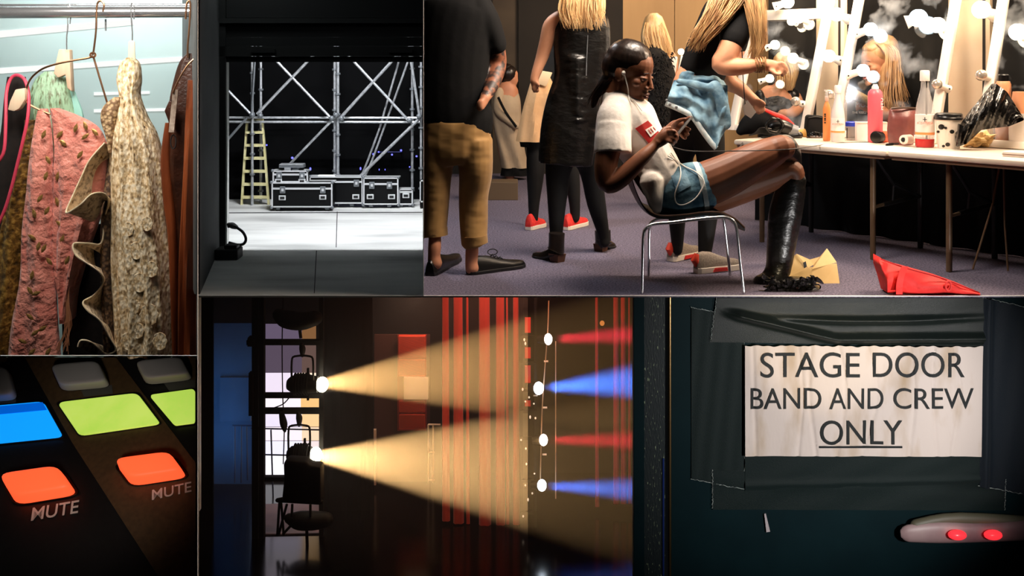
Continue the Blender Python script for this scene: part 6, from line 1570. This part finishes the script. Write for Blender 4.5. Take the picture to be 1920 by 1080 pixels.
# crumpled napkin
d = DT_(276); g = G(); g.ell(P(1834, 262, d), (px(28, d), .07, px(14, d)), nu=26, nv=16)
for v in g.v:
    k = 1+.35*math.sin(v.x*90)*math.sin(v.z*120+v.y*60)+random.uniform(-.15, .15); c = P(1834, 262, d); v.xyz = c+(v-c)*k
    v.z = max(v.z, TZ+.002)
tag(g.build('paper_napkin', MATS['kraft'], smooth=False), 'crumpled brown paper napkin right of the paper cup', 'napkin')
# black plastic bag, bottle behind, white cartons
d = DT_(284); t = thing('plastic_bag', 'glossy black plastic bag slumped right of the paper cup', 'bag', P(1845, 268, d+.12))
g = G()
def bag(u, v):
    lo = [(1800, 274), (1812, 270), (1840, 244), (1866, 240), (1892, 237), (1919, 226)]; up = [(1797, 250), (1822, 214), (1850, 180), (1868, 157), (1888, 172), (1920, 222)]
    def at_(L, u): k = u*(len(L)-1); i = min(int(k), len(L)-2); f = k-i; return Vector(L[i])*(1-f)+Vector(L[i+1])*f
    q = at_(up, u)*(1-v)+at_(lo, u)*v
    return P(q.x, q.y, d+.10-.09*math.sin(math.pi*v)*math.sin(math.pi*min(1, u+.1))+.014*math.sin(u*40+v*9))
g.slab(bag, 50, 20, (0, .06, 0)); g.build('body', MATS['bin_bag'], t); G().pprism([(1800, 232), (1808, 236), (1800, 274), (1796, 276)], d+.05, .04).build('hanging_corner', MATS['bin_bag'], t, bevel=.01)
t, d, o = bottle('lotion_bottle', 1881, 275, [(13, 275), (14, 272), (14, 158), (11, 152)], MATS['peach_plastic'], 'peach lotion bottle with black cap behind the black plastic bag')
G().lathe(1881, d, [(10, 153), (10, 141), (8, 139)]).build('cap', MATS['black_plastic'], t)
d = DT_(272); t = thing('flat_carton', 'long flat white box lying at the right end of the table', 'box', P(1900, 272, d)); tbox(G(), -.12, .2, .18, .30, TZ, TZ+.03).build('body', MATS['label_white'], t, smooth=False, bevel=.003); tbox(G(), -.12, .2, .175, .18, TZ+.012, TZ+.016).build('seam', MATS['table_edge'], t, smooth=False)
d = DT_(279); t = thing('cream_tub', 'white tub with tan top at the right picture edge', 'tub', P(1912, 279, d)); G().lathe(1914, d, [(20, 279), (21, 276), (21, 212)]).build('body', MATS['label_white'], t); G().lathe(1914, d, [(19, 212), (18, 200), (14, 172)]).build('top', MATS['peach_plastic'], t)
# hair dryer, cables, black bag heap
d = DT_(258); t = thing('hair_bag', 'black cloth bag heap with red edge on the far table', 'bag', P(1430, 256, d+.15))
g = G(); g.limb([(1388, 246, d+.1, 9), (1402, 236, d+.1, 18), (1424, 226, d+.1, 24, 30), (1444, 234, d+.1, 20, 26), (1470, 246, d+.1, 10)]); g.limb([(1414, 206, d+.1, 5), (1428, 204, d+.1, 9), (1446, 222, d+.1, 14)]); g.build('body', MATS['black_cotton'], t, voxel=.012)
g = G(); g.limb([(1424, 200, d+.02, 2), (1446, 212, d, 4, 3), (1470, 222, d, 5, 3), (1488, 234, d, 2)]); g.build('red_edge', MATS['red_shoe'], t)
t = thing('hair_dryer', 'black hair dryer with silver end lying on the far table', 'hair dryer', P(1470, 258, d))
g = G(); g.limb([(1452, 238, d-.03, 12), (1466, 238, d-.03, 14), (1480, 243, d-.03, 13)]); g.build('barrel', MATS['black_plastic'], t)
G().tube([P(1478, 243, d-.03), P(1494, 247, d-.03)], [px(13, d), px(11, d)], 16).build('rear_cap', MATS['alu_dull'], t)
g = G(); g.limb([(1430, 256, d-.05, 4), (1460, 254, d-.05, 5), (1482, 256, d-.05, 6), (1498, 254, d-.05, 8)]); g.build('handle', MATS['black_plastic'], t)
g = G()
for k in range(10):
    a0 = random.uniform(0, 6); g.ptube([(1452+random.uniform(13, 18)*math.cos(a0+i*.8), 236+random.uniform(11, 16)*math.sin(a0+i*.8), d-.09-random.uniform(0, .03)) for i in range(8)], r=1.3, n=6)
for k in range(6):
    g.ptube([(1404+k*3, 254-k, d-.06), (1425, 250-k*2, d-.07), (1446, 252-k*2, d-.08)], r=1.3, n=6)
stuff(g.build('coiled_cord', MATS['black_plastic'], t))
d = 6.5
t = tag(G().ptube([(1392, 268, DT_(262)-.05), (1384, 282, 6.8), (1374, 300, 6.8), (1366, 330, 6.8)], r=1.4).build('hanging_cable', MATS['black_plastic']), 'black cable hanging over the left end of the far table', 'cable')
t = tag(G().ptube([(1262, 276, 5.72), (1285, 282, 5.72), (1320, 284, 5.76), (1380, 283, 5.78), (1440, 282, 5.8), (1490, 279, 5.86), (1540, 272, DT_(272)), (1580, 267.5, DT_(268)), (1630, 266.5, DT_(267))], r=1.0).build('charging_cable', mat('cable_grey', (60, 56, 54), rough=.5)), 'thin grey charging cable running from the phone across her knee to the table', 'cable')
# a hanging tag by the artist's hand
t = tag(G().pprism([(1394, 196), (1402, 188), (1418, 210), (1408, 222), (1396, 214)], 6.5, .01).build('paper_tag', MATS['label_white'], smooth=False), 'white paper tag hanging beneath the artist\'s forearm', 'tag')
G().ptube([(1391, 40, 6.5), (1391, 80, 6.5), (1393, 140, 6.5), (1397, 195, 6.5)], r=.9).build('tag_cord', MATS['black_plastic'], t)
# ---- on the floor
mat('kraft_floor', (206, 174, 120), (220, 188, 134), scale=5, rough=.8, bump=.2)
t = thing('paper_bag', 'torn brown paper bag lying on the carpet under the table', 'paper bag', FP(1520, 535))
dd = FP(0, 532).y
def kb(poly, offs, nm):
    G().hexa([P(x, y, dd+o) for (x, y), o in zip(poly, offs)], [P(x, y, dd+o)+Vector((.0, .006, .0)) for (x, y), o in zip(poly, offs)]).build(nm, MATS['kraft_floor'], t, smooth=False)
kb([(1472, 496), (1494, 476), (1502, 486), (1516, 502), (1478, 520)], (.1, .12, .12, .05, .02), 'side_panel')
kb([(1494, 476), (1519, 487), (1544, 480), (1526, 496), (1516, 502)], (.12, .16, .18, .1, .05), 'top_fold')
kb([(1544, 480), (1551, 466), (1569, 492), (1524, 504), (1526, 496)], (.18, .2, .1, .04, .1), 'back_panel')
kb([(1516, 502), (1569, 494), (1575, 536), (1540, 535), (1478, 520)], (.05, .09, .0, .0, .02), 'front_panel')
kb([(1490, 500), (1540, 482), (1548, 484), (1524, 500), (1505, 508)], (.035, .085, .08, .035, .02), 'shadow_fold') if False else None
for k, q in enumerate(([(1512, 488), (1518, 486), (1519, 498), (1513, 500)],)):
    G().pprism([(1506, 493), (1511, 490), (1513, 500), (1508, 503)], dd+.03, .004).build('printed_mark', MATS['ink'], t, smooth=False)
t = thing('black_bag_heap', 'heap of black plastic bags by the boots on the carpet', 'bag', FP(1490, 548))
g = G(); dd = FP(0, 546).y
g.limb([(1440, 545, dd+.1, 10), (1470, 540, dd+.1, 16, 40), (1500, 538, dd+.12, 18, 40), (1530, 545, dd+.1, 10, 30)])
for i in range(40):
    x = random.uniform(1440, 1535); y = random.uniform(522, 545); g.limb([(x, y, dd+.02, 3), (x+random.uniform(-14, 14), y+random.uniform(-6, 6), dd-.01, 5), (x+random.uniform(-22, 22), y+random.uniform(-4, 10), dd+.02, 2)], n=6, sub=2)
for v in g.v: v.z = max(v.z, .002)
g.build('body', MATS['bin_bag'], t)
t = thing('tote_bag', 'bright red tote bag lying on the carpet at the right front', 'bag', FP(1740, 550))
mat('red_canvas', (238, 46, 44), (250, 62, 58), scale=5, rough=.7, bump=.6, bscale=7, bdist=.03)
d = 5.735
rows_t = [(1649, 482, 500), (1656, 487, 520), (1664, 494, 549), (1700, 503, 553), (1760, 520, 553.5), (1800, 534, 553.5), (1838, 550, 554)]
def tote(u, v):
    k = u*(len(rows_t)-1); i = min(int(k), len(rows_t)-2); f = k-i
    x, y0, y1 = [rows_t[i][q]*(1-f)+rows_t[i+1][q]*f for q in range(3)]
    y = y0*(1-v)+y1*v
    p = P(x, y, d+.02-.045*math.sin(math.pi*v)+.012*math.sin(u*22+v*5)); p.z = max(p.z, .004); return p
G().slab(tote, 60, 14, (0, .10, 0)).build('body', MATS['red_canvas'], t)
G().slab(lambda u, v: P(1697-(10*v)+12*(u-.5)-4*math.sin(v*3), 500+52*v, d-.045-.02*math.sin(math.pi*v)), 2, 12, (0, .006, 0)).build('strap', MATS['red_canvas'], t)
G().ptube([(1652, 486, d-.01), (1700, 503, d-.012), (1760, 520, d-.012), (1836, 549, d)], r=1.4).build('zip_edge', mat('red_zip', (180, 24, 26), rough=.6), t)
G().tube([P(1778+5*math.cos(a), 536+9*math.sin(a), d-.05) for a in [i*math.pi/7 for i in range(14)]], px(2, d), 6, closed=True).build('handle_loop', MATS['red_canvas'], t)
t = thing('tripod_stand', 'thin brown tripod legs standing under the right end of the table', 'stand', FP(1860, 545))
dd = 6.3
for a in ([(1874, 312), (1862, 380), (1824, 505)], [(1882, 312), (1884, 420), (1890, 508)]):
    G().ptube([(x, y, dd) for x, y in a], r=2.0, sub=1).build('leg', MATS['leg_brown'], t)
tag(G().box(FP(925, 372)+Vector((0, 0, .08)), (.44, .25, .16)).build('wooden_platform', mat('platform', (92, 74, 54), rough=.7), smooth=False, bevel=.006), 'low brown wooden platform on the carpet behind the man', 'platform')
